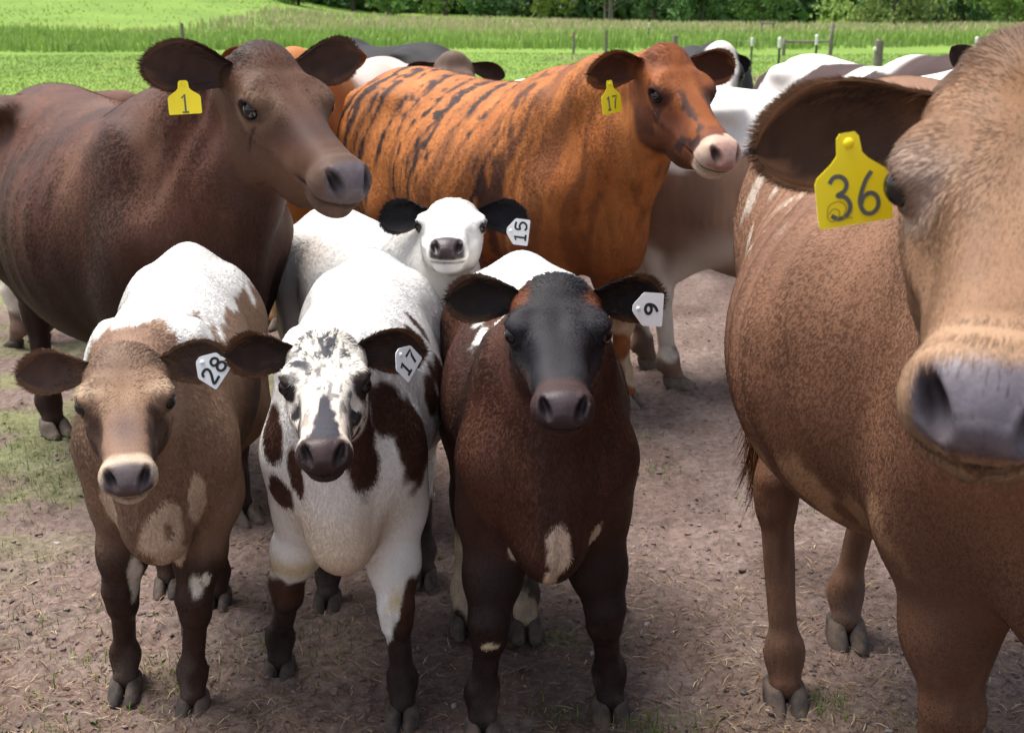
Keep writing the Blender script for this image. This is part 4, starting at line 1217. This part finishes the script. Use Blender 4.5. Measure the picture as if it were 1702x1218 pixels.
def col_tan_calf(s, I):            # calf 28
    P = I['P']; x, y, z = P.T
    c = base(I, (.200, .119, .078), .22, 3)
    c = mix(c, A(.030, .0135, .010), .94 * sstep(.52, .36, z + .03 * fbm(P, 12, 2, 4)) * np.clip(I['wl'] * 2.2, 0, 1))
    # white saddle on the back
    rag = .030 * fbm(P, (26, 40, 12), 3, 5) + .035 * vnoise(P, (11, 55, 8), 8)
    d = sstep(-.012, .012, z + rag - np.where(y > 0, .865, .815)) * sstep(.36, .31, x + .05 * fbm(P, (18, 40, 18), 2, 6)) * (1 - I['wh'])
    c = mix(c, WHITE, d)
    k = blob(P, (.47, .018, .525), (.09, .048, .062), .38, 15, 12) + blob(P, (.40, .028, .43), (.10, .028, .06), .3, 15, 13)
    k = np.clip(k, 0, 1) * (1 - .9 * blob(P, (.46, .035, .52), (.05, .012, .03), .4, 20, 3))
    k = np.maximum(k, blob(P, (.415, .088, .555), (.06, .018, .085), .4, 18, 14))
    k = np.maximum(k, blob(P, (.394, -.090, .55), (.06, .018, .065), .4, 18, 15))
    c = mix(c, A(.58, .43, .31), .9 * k * (1 - .8 * I['wh']))
    c = mix(c, A(.62, .55, .47), np.clip(blob(P, (.31, .060, .34), (.04, .020, .07), .35, 20, 31) + blob(P, (.29, -.078, .33), (.04, .018, .07), .35, 20, 33) + blob(P, (.34, .085, .345), (.02, .012, .018), .3, 20, 34), 0, 1))
    if 'u' in I:
        u, v, w = I['u'], I['v'], I['w']; h = sstep(.3, .6, I['wh'])
        c = mix(c, A(.175, .108, .072), h * sstep(.25, .05, u))
        c = mix(c, A(.27, .160, .095), h * .75 * np.exp(-((u - .32) / .14) ** 2 - (v / .22) ** 2))
        c = mix(c, A(.46, .33, .22), h * .9 * np.exp(-((I['re'] - 2.0) / .65) ** 2) * sstep(.36, .27, u))
        c = mix(c, A(.050, .026, .018), h * .92 * sstep(.105, .150, np.abs(v) + .03 * fbm(np.stack([u, v, w], 1), 12, 2, 5)) * sstep(.37, .43, u) * sstep(.80, .70, u))
        c = mix(c, A(.120, .074, .064), h * .85 * np.exp(-((u - .60) / .14) ** 2 - (v / .09) ** 2))
        c = mix(c, A(.50, .39, .29), h * .9 * sstep(.78, .86, u + .02 * fbm(P, 40, 2, 8)))
    return c
def col_pied_calf(s, I):           # calf 17
    P = I['P']; x, y, z = P.T
    c = WHITE[None] * np.ones((len(P), 1), f32) * (1 + .05 * fbm(P, 8, 2, 2))[:, None]
    c = mix(c, A(.60, .44, .29), .75 * sstep(.68, .48, z) * sstep(.2, .4, x) * (1 - I['wl']))  # lower chest tinted tan, its shade painted into the white coat
    br = A(.048, .020, .013)
    e = .34
    k = blob(P, (.50, .058, .715), (.10, .036, .125), e, 13, 4)
    k = np.maximum(k, blob(P, (.36, .152, .700), (.085, .048, .105), e, 13, 4))
    k = np.maximum(k, blob(P, (.42, .108, .770), (.10, .060, .055), e, 13, 5))
    k = np.maximum(k, blob(P, (.405, -.135, .725), (.09, .030, .065), e, 13, 6))
    k = np.maximum(k, blob(P, (.49, -.085, .66), (.05, .022, .055), e, 13, 6))
    k = np.maximum(k, blob(P, (.40, -.125, .590), (.07, .036, .045), e, 14, 7))
    k = np.maximum(k, blob(P, (.06, .175, .715), (.10, .055, .095), .45, 11, 9))
    k = np.maximum(k, blob(P, (-.01, .135, .845), (.028, .055, .050), .5, 16, 9))
    k = np.maximum(k, blob(P, (.06, .150, .820), (.018, .040, .050), .5, 16, 11))
    k = np.maximum(k, blob(P, (-.02, -.20, .72), (.20, .05, .13), .5, 9, 10))
    k = np.where(I['wh'] > .5, 0, k)
    # dark stockings
    th = np.where(x < .1, .24, np.where(y > 0, .29 + 3.5 * np.clip(y - .108, -.03, .02), .305))
    k = np.maximum(k, np.clip(I['wl'] * 2, 0, 1) * sstep(.012, -.012, z - th + .02 * fbm(P, (30, 30, 14), 2, 3)))
    c = mix(c, br * (1 + .3 * vnoise(P, (30, 30, 10), 5))[:, None], k)
    c = mix(c, A(.030, .018, .015), np.clip(I['wl'] * 2, 0, 1) * sstep(.26, .22, z) * k)
    c = mix(c, A(.50, .36, .16), .75 * np.exp(-((z - np.where(y > 0, .315, .355)) / .028) ** 2) * (x > .1) * np.clip(I['wl'] * 1.5, 0, 1) * (1 - k) * sstep(.1, .5, vnoise(P, 18, 4) + .5))
    if 'u' in I:
        u, v, w = I['u'], I['v'], I['w']; h = sstep(.35, .6, I['wh']); av = np.abs(v)
        U = np.stack([u, v, w], 1)
        sp = fbm(U, (13, 34, 18), 3, 21)
        hd = mix(WHITE * A(.97, .92, .84), A(.050, .052, .062), sstep(.10, .42, sp - .9 * sstep(.22, .36, u) - .25 * sstep(.12, .2, av)))
        hd = mix(hd, A(.08, .075, .08), .75 * sstep(.30, .55, fbm(U, (16, 30, 18), 3, 29)))
        hd = mix(hd, A(.55, .42, .33), .45 * sstep(.45, .8, u))
        tri = .082 * np.clip(1 - (.83 - u) / .34, 0, 1) + .030 * fbm(U, (10, 20, 12), 3, 28) + .012
        hd = mix(hd, A(.034, .032, .042), sstep(.012, -.012, av - tri) * sstep(.44, .52, u) * sstep(.92, .88, u))
        hd = mix(hd, A(.030, .024, .026), sstep(-.12, .12, fbm(U, 15, 3, 25)) * sstep(.125, .165, av) * sstep(.42, .47, u) * sstep(.86, .78, u))
        hd = mix(hd, A(.040, .024, .024), sstep(.845, .875, u + .02 * fbm(U, 18, 2, 33) + .12 * np.clip(-w - .2, 0, 1)))
        hd = mix(hd, A(.03, .018, .016), sstep(2.2, 1.7, I['re'] + .5 * fbm(U, 12, 2, 26) + 1.2 * (u < .2)))
        c = mix(c, hd, h)
    return c
def col_dark_calf(s, I):           # calf 9
    P = I['P']; x, y, z = P.T
    c = base(I, (.046, .0185, .0125), .40, 3)
    c = mix(c, A(.095, .035, .019), .5 * sstep(.0, .6, fbm(P, (12, 12, 5), 2, 7)))
    c = mix(c, A(.016, .009, .008), .92 * sstep(.56, .38, z + .03 * fbm(P, 10, 2, 5)) * np.clip(I['wl'] * 2.2, 0, 1))
    d = sstep(-.012, .012, z - .865 + .045 * fbm(P, (24, 40, 12), 3, 5)) * sstep(.19, .12, x + .05 * fbm(P, 14, 2, 6)) * (1 - I['wh'])
    d = d * (1 - blob(P, (.02, -.09, .90), (.08, .035, .05), .4, 18, 9))
    c = mix(c, WHITE, d)
    k = blob(P, (.475, .008, .505), (.06, .026, .058), .35, 18, 12) + blob(P, (.44, -.003, .44), (.05, .016, .035), .35, 18, 13)
    k = np.maximum(k, blob(P, (.387, .088, .515), (.03, .020, .038), .4, 20, 14)); k = np.maximum(k, .8 * blob(P, (.375, -.072, .470), (.02, .013, .028), .4, 20, 15))
    c = mix(c, A(.62, .47, .36), np.clip(k, 0, 1) * (1 - I['wh']))
    lo = (x < .1) * np.clip(I['wl'] * 1.6, 0, 1)
    c = mix(c, A(.46, .35, .25), .9 * lo * sstep(-.05, .15, fbm(P, (10, 10, 6), 2, 17) + .25 * (y < 0)) * sstep(.28, .22, z) * sstep(.0, .05, z))
    c = mix(c, A(.5, .4, .26), .95 * np.clip(blob(P, (.37, -.123, .242), (.04, .022, .010), .4, 25, 5) + blob(P, (.37, .10, .250), (.04, .012, .006), .4, 25, 6), 0, 1))
    if 'u' in I:
        u, v, w = I['u'], I['v'], I['w']; h = sstep(.35, .6, I['wh']); av = np.abs(v)
        hd = A(.014, .0125, .0155)[None] * (1 + .3 * fbm(P, 30, 2, 4))[:, None]
        hd = mix(hd, A(.13, .042, .016), .9 * sstep(.13, .20, av + .06 * fbm(P, 20, 2, 9)) * sstep(.22, .08, u) * sstep(-.14, -.06, w))
        hd = mix(hd, A(.055, .023, .014), sstep(-.16, -.26, w) * .8)
        hd = mix(hd, A(.045, .022, .020), .8 * sstep(.74, .80, u))
        hd = mix(hd, A(.5, .42, .33), .8 * np.exp(-((u - .86) / .05) ** 2 - (v / .07) ** 2 - ((w + .31) / .02) ** 2))
        c = mix(c, hd, h)
        c = mix(c, A(.035, .016, .011), .6 * sstep(.5, .2, I['wh']) * I['wn'] * sstep(.05, .0, av))
    return c
def col_white_calf(s, I):          # calf 15
    P = I['P']
    c = WHITE[None] * np.ones((len(P), 1), f32) * (1 + .06 * fbm(P, 9, 2, 2))[:, None]
    return mix(c, A(.55, .42, .35), .35 * sstep(.2, .9, fbm(P, 6, 2, 12)))
def col_brown_cow(s, I):           # cow 1
    P = I['P']; x, y, z = P.T
    c = base(I, (.084, .033, .020), .34, 3)
    c = mix(c, A(.150, .076, .046), .55 * sstep(-.1, .6, fbm(P, (3.5, 3.5, 2.0), 3, 7)) * sstep(.6, 1.1, z))
    c = mix(c, A(.050, .024, .018), .6 * sstep(.1, .7, fbm(P, (6, 6, 2.2), 3, 9)))
    c = mix(c, A(.022, .0115, .0095), .85 * sstep(1.05, .66, z + .05 * fbm(P, 4, 2, 19)) * (1 - I['wh']))  # darker towards the belly: underside shade put into the coat colour
    c = mix(c, A(.035, .022, .020), .6 * sstep(-.62, -.8, x))
    if 'u' in I:
        u, v, w = I['u'], I['v'], I['w']; h = sstep(.3, .6, I['wh']); av = np.abs(v)
        c = mix(c, A(.100, .050, .030), h * .6)
        c = mix(c, A(.055, .030, .024), h * sstep(.08, 0, u) * sstep(-.1, -.02, w) * .9)
        c = mix(c, A(.17, .10, .062), h * .55 * np.exp(-((I['re'] - 2.1) / .7) ** 2))
        c = mix(c, A(.055, .034, .034), h * .5 * np.exp(-((u - .58) / .12) ** 2) * sstep(-.18, -.05, w))
        c = mix(c, A(.095, .060, .045), h * .6 * sstep(.74, .82, u))
        c = mix(c, A(.022, .012, .011), h * .85 * np.exp(-((u - .365 + .06 * (w + .2) + .01 * vnoise(P, 30, 4)) / .012) ** 2) * sstep(-.13, -.16, w) * sstep(-.34, -.24, w) * (av > .1))
        c = mix(c, A(.15, .095, .065), h * .7 * sstep(.25, .6, np.sin(w * 130 + u * 40)) * np.exp(-((I['re'] - 2.3) / .5) ** 2) * sstep(-.07, -.03, w))
    return c
def col_brindle_cow(s, I):         # cow 17
    P = I['P']; x, y, z = P.T
    c = base(I, (.42, .148, .042), .22, 3)
    c = mix(c, A(.30, .085, .020), .6 * sstep(.0, .6, fbm(P, (4, 4, 2), 3, 7)))
    # brindle stripes run down the side and sweep backwards
    q = np.stack([1.35 * x + .42 * (1.3 - z) + .03 * fbm(P, 6, 2, 33), .35 * y, z * .22], 1)
    st = fbm(q, (15, 5, 5), 2, 41)
    br = fbm(P, (38, 38, 7), 3, 44)
    k = sstep(-.02, .22, st + .50 * br - .06 - .25 * np.abs(x + .05)) * sstep(.62, .25, x) * (1 - I['wh'])
    k2 = sstep(-.10, .40, fbm(q + A(3, 1, 2), (24, 6, 6), 2, 48) + .35 * br) * (1 - I['wh'])
    c = mix(c, A(.105, .036, .018), .55 * k2)
    c = mix(c, A(.030, .018, .018), .95 * k)
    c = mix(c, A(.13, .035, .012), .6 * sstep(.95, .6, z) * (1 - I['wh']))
    c = mix(c, A(.48, .36, .24), .8 * sstep(.42, .3, z) * sstep(.05, -.2, fbm(P, 8, 2, 61)))
    if 'u' in I:
        u, v, w = I['u'], I['v'], I['w']; h = sstep(.3, .6, I['wh']); av = np.abs(v)
        U = np.stack([u, v, w], 1)
        hd = mix(A(.26, .080, .024)[None] * np.ones((len(P), 1), f32), A(.17, .055, .028), sstep(-.2, .5, fbm(U, (5, 5, 5), 3, 17)))
        hd = mix(hd, A(.045, .026, .024), .9 * sstep(-.10, .30, fbm(U, (9, 11, 9), 3, 18)) * sstep(.30, .42, u) * sstep(.03, .10, av))
        hd = mix(hd, A(.20, .055, .016), sstep(.1, .0, u) * .7)
        hd = mix(hd, A(.05, .022, .018), .85 * sstep(2.6, 1.6, I['re']))
        hd = mix(hd, A(.07, .025, .014), .7 * sstep(-.26, -.36, w))
        hd = mix(hd, A(.52, .38, .29), .95 * sstep(.80, .835, u + .03 * fbm(U, 14, 2, 19)))
        c = mix(c, hd, h)
    return c
def col_tan_cow(s, I):             # cow 36
    P = I['P']; x, y, z = P.T
    c = base(I, (.185, .088, .050), .16, 3)
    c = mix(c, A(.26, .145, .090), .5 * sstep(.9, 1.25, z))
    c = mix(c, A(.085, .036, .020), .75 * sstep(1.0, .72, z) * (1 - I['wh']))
    c = mix(c, A(.12, .055, .032), .5 * sstep(.2, .7, fbm(P, (5, 5, 3), 3, 9)))
    c = mix(c, A(.33, .19, .10), .70 * blob(P, (.12, -.36, .70), (.34, .22, .065), .8, 13, 22, .35) * sstep(-.1, .35, vnoise(P, (22, 22, 9), 61) + .25))
    k = sstep(.42, .62, fbm(P, (16, 16, 5), 3, 55)) * np.maximum(blob(P, (-.50, -.26, 1.05), (.16, .2, .32), .3, 8, 23), .8 * blob(P, (-.05, -.33, 1.08), (.12, .2, .16), .3, 8, 24))
    c = mix(c, A(.50, .42, .34), .8 * k)
    c = mix(c, A(.075, .036, .022), .65 * sstep(.95, .6, z) * sstep(.2, .4, x) * (1 - I['wh']))  # dark forelegs; chest below the muzzle darkened too, shade mixed into its colour
    c = mix(c, A(.19, .115, .080), .6 * (x < .1) * sstep(.55, .3, z) * np.clip(I['wl'] * 1.5, 0, 1) * (.5 + .5 * vnoise(P, (8, 8, 4), 3)))
    if 'u' in I:
        u, v, w = I['u'], I['v'], I['w']; h = sstep(.3, .6, I['wh']); av = np.abs(v)
        U = np.stack([u, v, w], 1)
        hd = A(.20, .110, .062)[None] * (1 + .18 * fbm(U, (9, 9, 9), 3, 16))[:, None]
        hd = mix(hd, A(.25, .115, .045), .5 * sstep(.0, .5, fbm(U, 7, 2, 19)) * sstep(.3, .1, u))
        hd = mix(hd, A(.11, .060, .036), .8 * sstep(.08, .0, u + .06 * fbm(U, 8, 2, 20)))
        hd = mix(hd, A(.36, .27, .22), .6 * np.exp(-((I['re'] - 2.0) / .6) ** 2))
        hd = mix(hd, A(.13, .070, .040), .6 * sstep(.15, .2, av) * sstep(.42, .5, u) * sstep(.80, .7, u))
        hd = mix(hd, A(.33, .205, .125), .85 * sstep(.74, .81, u))
        c = mix(c, hd, h)
    return c
def col_flat(cc, var=.2): return lambda s, I: base(I, cc, var)
def col_white_back(cc, z0=.95, wh=(.66, .62, .58), bands=0):
    def f(s, I):
        P = I['P']; x, y, z = P.T
        c = base(I, cc, .2)
        k = sstep(z0, z0 + .06, z + .06 * fbm(P, 6, 3, 4))
        if bands: k = np.maximum(sstep(1.275, 1.29, z + .02 * fbm(P, 6, 2, 4)), sstep(.30, .42, np.sin(x * 11 + 5 * (1.3 - z) + 1.0 * fbm(P, 3, 2, 5)))) * sstep(.50, .40, x)
        c = mix(c, A(*wh), k * (1 - I['wh']))
        c = mix(c, A(.60, .52, .44), I['wl'] * sstep(.75, .6, z) * (1 if z0 < 1 else 0))
        return mix(c, A(.10, .04, .02), .9 * np.clip(I['wl'] * 2, 0, 1) * sstep(.20, .16, z + .05 * fbm(P, 14, 2, 9)))
    return f
def col_white_face(s, I):
    P = I['P']; c = base(I, (.02, .018, .02), .2)
    return mix(c, A(.68, .62, .56), sstep(.3, .5, I['wh']) * sstep(.20, .13, np.abs(I['v'])))

def col_orange_head(s, I):
    P = I['P']; c = base(I, (.30, .18, .125), .2)
    c = mix(c, A(.60, .52, .47), .7 * sstep(1.0, 1.2, P[:, 2] + .08 * fbm(P, 5, 2, 3)))
    c = mix(c, A(.36, .13, .035), np.clip(1.6 * (I['wh'] + I['wn']) + 1.5 * I['wl'] + sstep(.35, .55, P[:, 0]), 0, 1))
    c = mix(c, A(.45, .28, .14), .8 * sstep(.3, .15, P[:, 2]))
    return c
BROWNISH = dict(lidcol=(.020, .013, .012), padcol=(.10, .080, .085))
CALF = dict(calf=True, lift=.065, deep=1.06, muzz=.94, earp=dict(both=dict(len=.42, wid=.29, d=(-.12, 1, -.03))), res=.0085, cat='calf', group='calves in the front row', lr=.72, tuck=.08, neck=.80, tail=True, eye_r=.052)
COW = dict(lift=.04, wave=.12, stray=.09, earp=dict(both=dict(len=.46, wid=.27, d=(-.15, 1, .14))), cat='cow', group='cows in the herd')

BACK = dict(COW, name='cow', res=.017, headsub=1, hairs=0, hoof='hoof_pale', lidcol=(.02, .015, .012), padcol=(.08, .065, .065), ear_in=(.03, .018, .014), ear_out=(.05, .028, .02), ear_rim=(.08, .04, .025), tail=False)
HERD = [
 dict(CALF, name='calf', label='light brown calf with white saddle and white tag 28, leftmost in the front row', pos=(-.80, 2.74), yaw=-1.45,
      sx=.56, sy=.56, sz=.735, hfat=1.10, poll=(-.759, 2.26, .895), nose=(-.683, 1.99, .76), feet=[(-.735, 2.44), (-.915, 2.52), (-.80, 2.96), (-.96, 3.05)],
      tags=[dict(c=(-0.597, 2.29, 0.868), up=(-0.8, 0, 0.55), nrm_=(0.15, -0.95, 0.25), w=0.062, h=0.062, text='28', mat='tag_white', ink='ink_black', style='house', tsize=0.5, tw=0.4, weight=0.085)],
      color=col_tan_calf, hairs=90000, hair_len=.017, hoof='hoof_dark', lidcol=(.03, .018, .014), padcol=(.10, .078, .080), ear_in=(.085, .050, .040), ear_out=(.16, .088, .052), ear_rim=(.19, .10, .055),
      ),
 dict(CALF, name='calf', label='white calf with black flecked face, dark brown patches and white tag 17', pos=(-.36, 2.72), yaw=-1.56,
      sx=.58, sy=.58, sz=.725, hfat=1.05, muzz=1.0, poll=(-.364, 2.26, .925), nose=(-.332, 1.98, .81), feet=[(-.25, 2.41), (-.565, 2.60), (-.25, 3.10), (-.50, 2.95)],
      tags=[dict(c=(-0.207, 2.27, 0.889), up=(-1, 0.5, 0.12), nrm_=(0.75, -0.65, 0.2), w=0.062, h=0.06, text='17', mat='tag_white', ink='ink_black', style='house', tsize=0.48, tw=0.4, weight=0.085)],
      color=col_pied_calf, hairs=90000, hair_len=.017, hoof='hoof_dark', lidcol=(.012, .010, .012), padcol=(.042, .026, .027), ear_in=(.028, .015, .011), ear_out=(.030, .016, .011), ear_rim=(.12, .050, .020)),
 dict(CALF, name='calf', label='dark red brown calf with black face and white tag 9, rightmost in the front row', pos=(.05, 2.68), yaw=-1.50,
      sx=.58, sy=.64, sz=.725, hfat=1.16, lr=.80, poll=(.087, 2.30, 1.025), nose=(.092, 2.00, .89), feet=[(.225, 2.42), (-.065, 2.34), (.035, 2.81), (-.12, 2.83)],
      tags=[dict(c=(0.268, 2.3, 0.986), up=(-1, 0, 0.06), nrm_=(0.3, -0.9, 0.2), w=0.066, h=0.064, text='9', mat='tag_white', ink='ink_black', style='house', tsize=0.42, tw=0.4, weight=0.095)],
      color=col_dark_calf, hairs=90000, hair_len=.017, hoof='hoof_dark', lidcol=(.008, .007, .008), padcol=(.045, .032, .036), ear_in=(.016, .011, .011), ear_out=(.018, .012, .010), ear_rim=(.12, .06, .03)),
 dict(CALF, name='calf', group='calves behind the front row', label='white calf with black ears and white tag 15, nose raised over the pied calf', pos=(-.42, 3.72), yaw=-.95,
      sx=.55, sy=.66, sz=.70, neck=1.05, hfat=1.12, poll=(-.166, 3.35, 1.020), nose=(-.167, 3.03, .990), feet=[(-.12, 3.50), (-.34, 3.36), (-.52, 4.02), (-.72, 3.90)],
      tags=[dict(c=(0.017, 3.29, 0.963), up=(-1, 0, 0.12), nrm_=(0.2, -0.95, 0.2), w=0.072, h=0.062, text='15', mat='tag_white', ink='ink_black', style='house', tsize=0.52, tw=0.4, weight=0.09)],
      color=col_white_calf, hairs=60000, hair_len=.016, hoof='hoof_dark', lidcol=(.010, .010, .012), lidamt=.7, padcol=(.055, .042, .046), ear_in=(.010, .009, .011), ear_out=(.012, .011, .012), ear_rim=(.02, .015, .014)),
 dict(COW, name='cow', label='dark brown cow with yellow tag 1 standing behind the calf with the white saddle', pos=(-1.32, 4.08), yaw=-.86,
      sx=1.0, sy=1.14, sz=.985, tuck=-.09, hook=1.0, ribs=1.0, folds=1.0, hfat=.98, poll=(-.68, 3.42, 1.415), nose=(-.390, 3.08, 1.150), feet=[(-.86, 3.53), (-1.17, 3.40), (-1.70, 4.80), (-1.75, 4.35)],
      tags=[dict(c=(-0.869, 3.26, 1.325), up=(-0.06, 0.1, 1), nrm_=(0.1, -0.95, 0.2), w=0.086, h=0.078, text='1', mat='tag_yellow', ink='ink_grey', style='shield', tsize=0.6, tw=0.32, weight=0.06)],
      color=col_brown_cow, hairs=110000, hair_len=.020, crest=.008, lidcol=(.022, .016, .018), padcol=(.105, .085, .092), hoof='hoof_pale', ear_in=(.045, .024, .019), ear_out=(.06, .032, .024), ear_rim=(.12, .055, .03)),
 dict(COW, name='cow', label='orange brindle cow with dark stripes and yellow tag 17', pos=(-.07, 5.0), yaw=-.85,
      sx=1.0, sy=1.05, sz=1.0, hook=-.6, hfat=1.0, poll=(.525, 4.16, 1.395), nose=(.70, 3.83, 1.125), feet=[(.47, 4.70), (.20, 4.52), (-.25, 5.62), (-.55, 5.42)],
      earp=dict(both=dict(len=.44, wid=.27, d=(.05, 1, -.02))), tags=[dict(c=(0.326, 4.04, 1.273), up=(-0.22, 0.1, 1), nrm_=(0.65, -0.75, 0.1), w=0.09, h=0.094, text='17', mat='tag_yellow', ink='ink_grey', style='shield', tsize=0.46, tw=0.28, weight=0.06)],
      color=col_brindle_cow, hairs=110000, hair_len=.020, crest=.008, lidcol=(.03, .014, .012), padcol=(.46, .27, .22), hoof='hoof_pale', ear_in=(.055, .018, .009), ear_out=(.15, .045, .016), ear_rim=(.24, .09, .03)),
 dict(COW, name='cow', label='big tan cow with yellow tag 36, largest and nearest of the cows', pos=(.88, 2.27), yaw=-1.60, res=.010, headsub=2, ribs=1.0, ear_hair=.09, ear_len=1.3,
      sx=1.0, sy=1.28, lsy=1.0, sz=1.07, hock=.05, jitter=.15, lift=.045, clump=.25, wave=.08, face=1.0, pad_lo=.018, tail_y=-.205, eye_in=-.12, switch=(.30, .12, .04), hfat=1.05, lr=.95, poll=(.578, 1.36, 1.480), nose=(.411, 0.99, 1.228), feet=[(1.05, 1.88), (.765, 1.82), (.86, 2.78), (.635, 2.47)],
      tags=[dict(c=(0.395, 1.4, 1.359), up=(-0.16, 0.1, 1), nrm_=(0.05, -0.98, 0.1), w=0.088, h=0.094, text='36', mat='tag_yellow', ink='ink_grey', style='shield', tsize=0.52, tw=0.34, weight=0.055, smudge=True)],
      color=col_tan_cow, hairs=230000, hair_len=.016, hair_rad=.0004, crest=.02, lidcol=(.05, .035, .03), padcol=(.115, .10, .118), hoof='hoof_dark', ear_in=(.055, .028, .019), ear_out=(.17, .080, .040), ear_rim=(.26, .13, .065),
      earp=dict(both=dict(base=(.045, .200, -.10), len=.46, wid=.27, d=(.10, 1, -.14)))),
 # farther back
 dict(BACK, label='tan cow with white back, between the orange brindle cow and the big tan cow', pos=(1.28, 5.05), yaw=.05, sx=1.02, sy=1.15, sz=.955, tuck=-.14, poll=(2.35, 5.1, 1.40), nose=(2.75, 5.0, 1.12),
      feet=[(1.78, 5.2), (1.78, 4.9), (.62, 5.2), (.70, 4.92)], color=col_white_back((.20, .115, .075), .98)),
 dict(BACK, label='dark brown cow with white banded back, behind the ear of the big tan cow', pos=(1.73, 6.02), yaw=-1.288, poll=(1.97, 4.95, 1.31), nose=(2.10, 4.60, 1.06), sz=1.01,
      feet=[(2.0, 5.55), (1.75, 5.5), (1.72, 6.65), (1.42, 6.6)], color=col_white_back((.045, .024, .022), 2.0, bands=5.2), earp=dict(both=dict(len=.46, wid=.24, d=(-.35, .75, .55)))),
 dict(BACK, label='dark cow with white face and pinkish poll, far behind the orange brindle cow', pos=(1.25, 8.1), yaw=-1.58, poll=(1.185, 7.05, 1.325), nose=(1.18, 6.68, 1.0), hfat=.92, crest=.02,
      feet=[(1.4, 7.6), (1.1, 7.6), (1.4, 8.8), (1.1, 8.75)], color=col_white_face, earp=dict(both=dict(len=.26, wid=.20, d=(.15, .7, -.85))), ear_in=(.012, .010, .010), ear_out=(.014, .012, .012), ear_rim=(.02, .016, .014)),
 dict(BACK, label='greyish brown cow, only its poll and dark ears showing above the orange brindle cow', pos=(-.27, 7.35), yaw=-1.6, sx=.92, sz=.84, sy=.85, poll=(-.30, 6.3, 1.30), nose=(-.30, 5.95, 1.01), crest=.02, earp=dict(both=dict(len=.40, wid=.22, d=(.1, 1, -.22))),
      feet=[(-.15, 6.9), (-.4, 6.9), (-.15, 7.9), (-.4, 7.95)], color=col_flat((.12, .075, .055)), ear_in=(.035, .02, .015), ear_out=(.07, .04, .03), ear_rim=(.12, .06, .035)),
 dict(BACK, label='black cow seen from behind, only its back above the ear of the dark brown cow', pos=(-1.02, 9.7), yaw=2.35, poll=(-1.74, 10.5, 1.1), nose=(-2.04, 10.8, .85), sy=1.1,
      feet=[(-1.49, 10.0), (-1.24, 10.2), (-.74, 9.2), (-.49, 9.4)], color=col_flat((.016, .0135, .016), .1)),
 dict(BACK, label='orange headed cow with pale roan body, behind the head of the dark brown cow', pos=(-.86, 6.45), yaw=-1.86, poll=(-.955, 5.42, 1.345), nose=(-.93, 5.06, 1.02), sx=.92, sz=.99, sy=1.0,
      feet=[(-.86, 5.93), (-1.22, 5.96), (-.55, 6.9), (-.8, 7.0)], color=col_orange_head, ear_in=(.16, .05, .015), ear_out=(.33, .12, .035), ear_rim=(.45, .22, .10)),
 dict(BACK, label='white backed cow, a pale strip of back left of the poll above yellow tag 1', pos=(-1.60, 7.75), yaw=-2.2, poll=(-2.28, 6.75, .62), nose=(-2.43, 6.55, .20), sz=.95,
      feet=[(-1.75, 7.2), (-2.0, 7.4), (-1.05, 8.15), (-1.3, 8.35)], color=col_white_back((.30, .17, .10), .85)),
 dict(CALF, name='calf', group='calves behind the front row', label='white legged calf with brown pasterns, mostly hidden behind the cow with yellow tag 1', pos=(-2.06, 5.68), yaw=3.0, sx=.58, sy=.60, sz=.70, res=.014, headsub=False, hairs=0,
      poll=(-2.62, 5.75, .90), nose=(-2.86, 5.72, .72), feet=[(-2.38, 5.55), (-2.29, 5.66), (-1.75, 5.6), (-1.7, 5.75)], color=col_white_back((.62, .58, .52), .5), hoof='hoof_dark', lidcol=(.02, .015, .012), padcol=(.1, .08, .08), ear_in=(.05, .03, .02), ear_out=(.2, .1, .05), ear_rim=(.2, .1, .05)),
 dict(CALF, name='calf', group='calves behind the front row', label='far brown and white calf, a small hump left of the yellow tag 17', pos=(.50, 8.55), yaw=.4, sx=.78, sy=.8, sz=.83, res=.018, headsub=False, hairs=0,
      poll=(1.05, 8.8, 1.0), nose=(1.28, 8.9, .8), feet=[(.7, 8.8), (.8, 8.6), (.1, 8.5), (.2, 8.3)], color=col_white_back((.14, .065, .045), .80), hoof='hoof_dark', lidcol=(.02, .015, .012), padcol=(.1, .08, .08), ear_in=(.05, .03, .02), ear_out=(.2, .1, .05), ear_rim=(.2, .1, .05)),
]
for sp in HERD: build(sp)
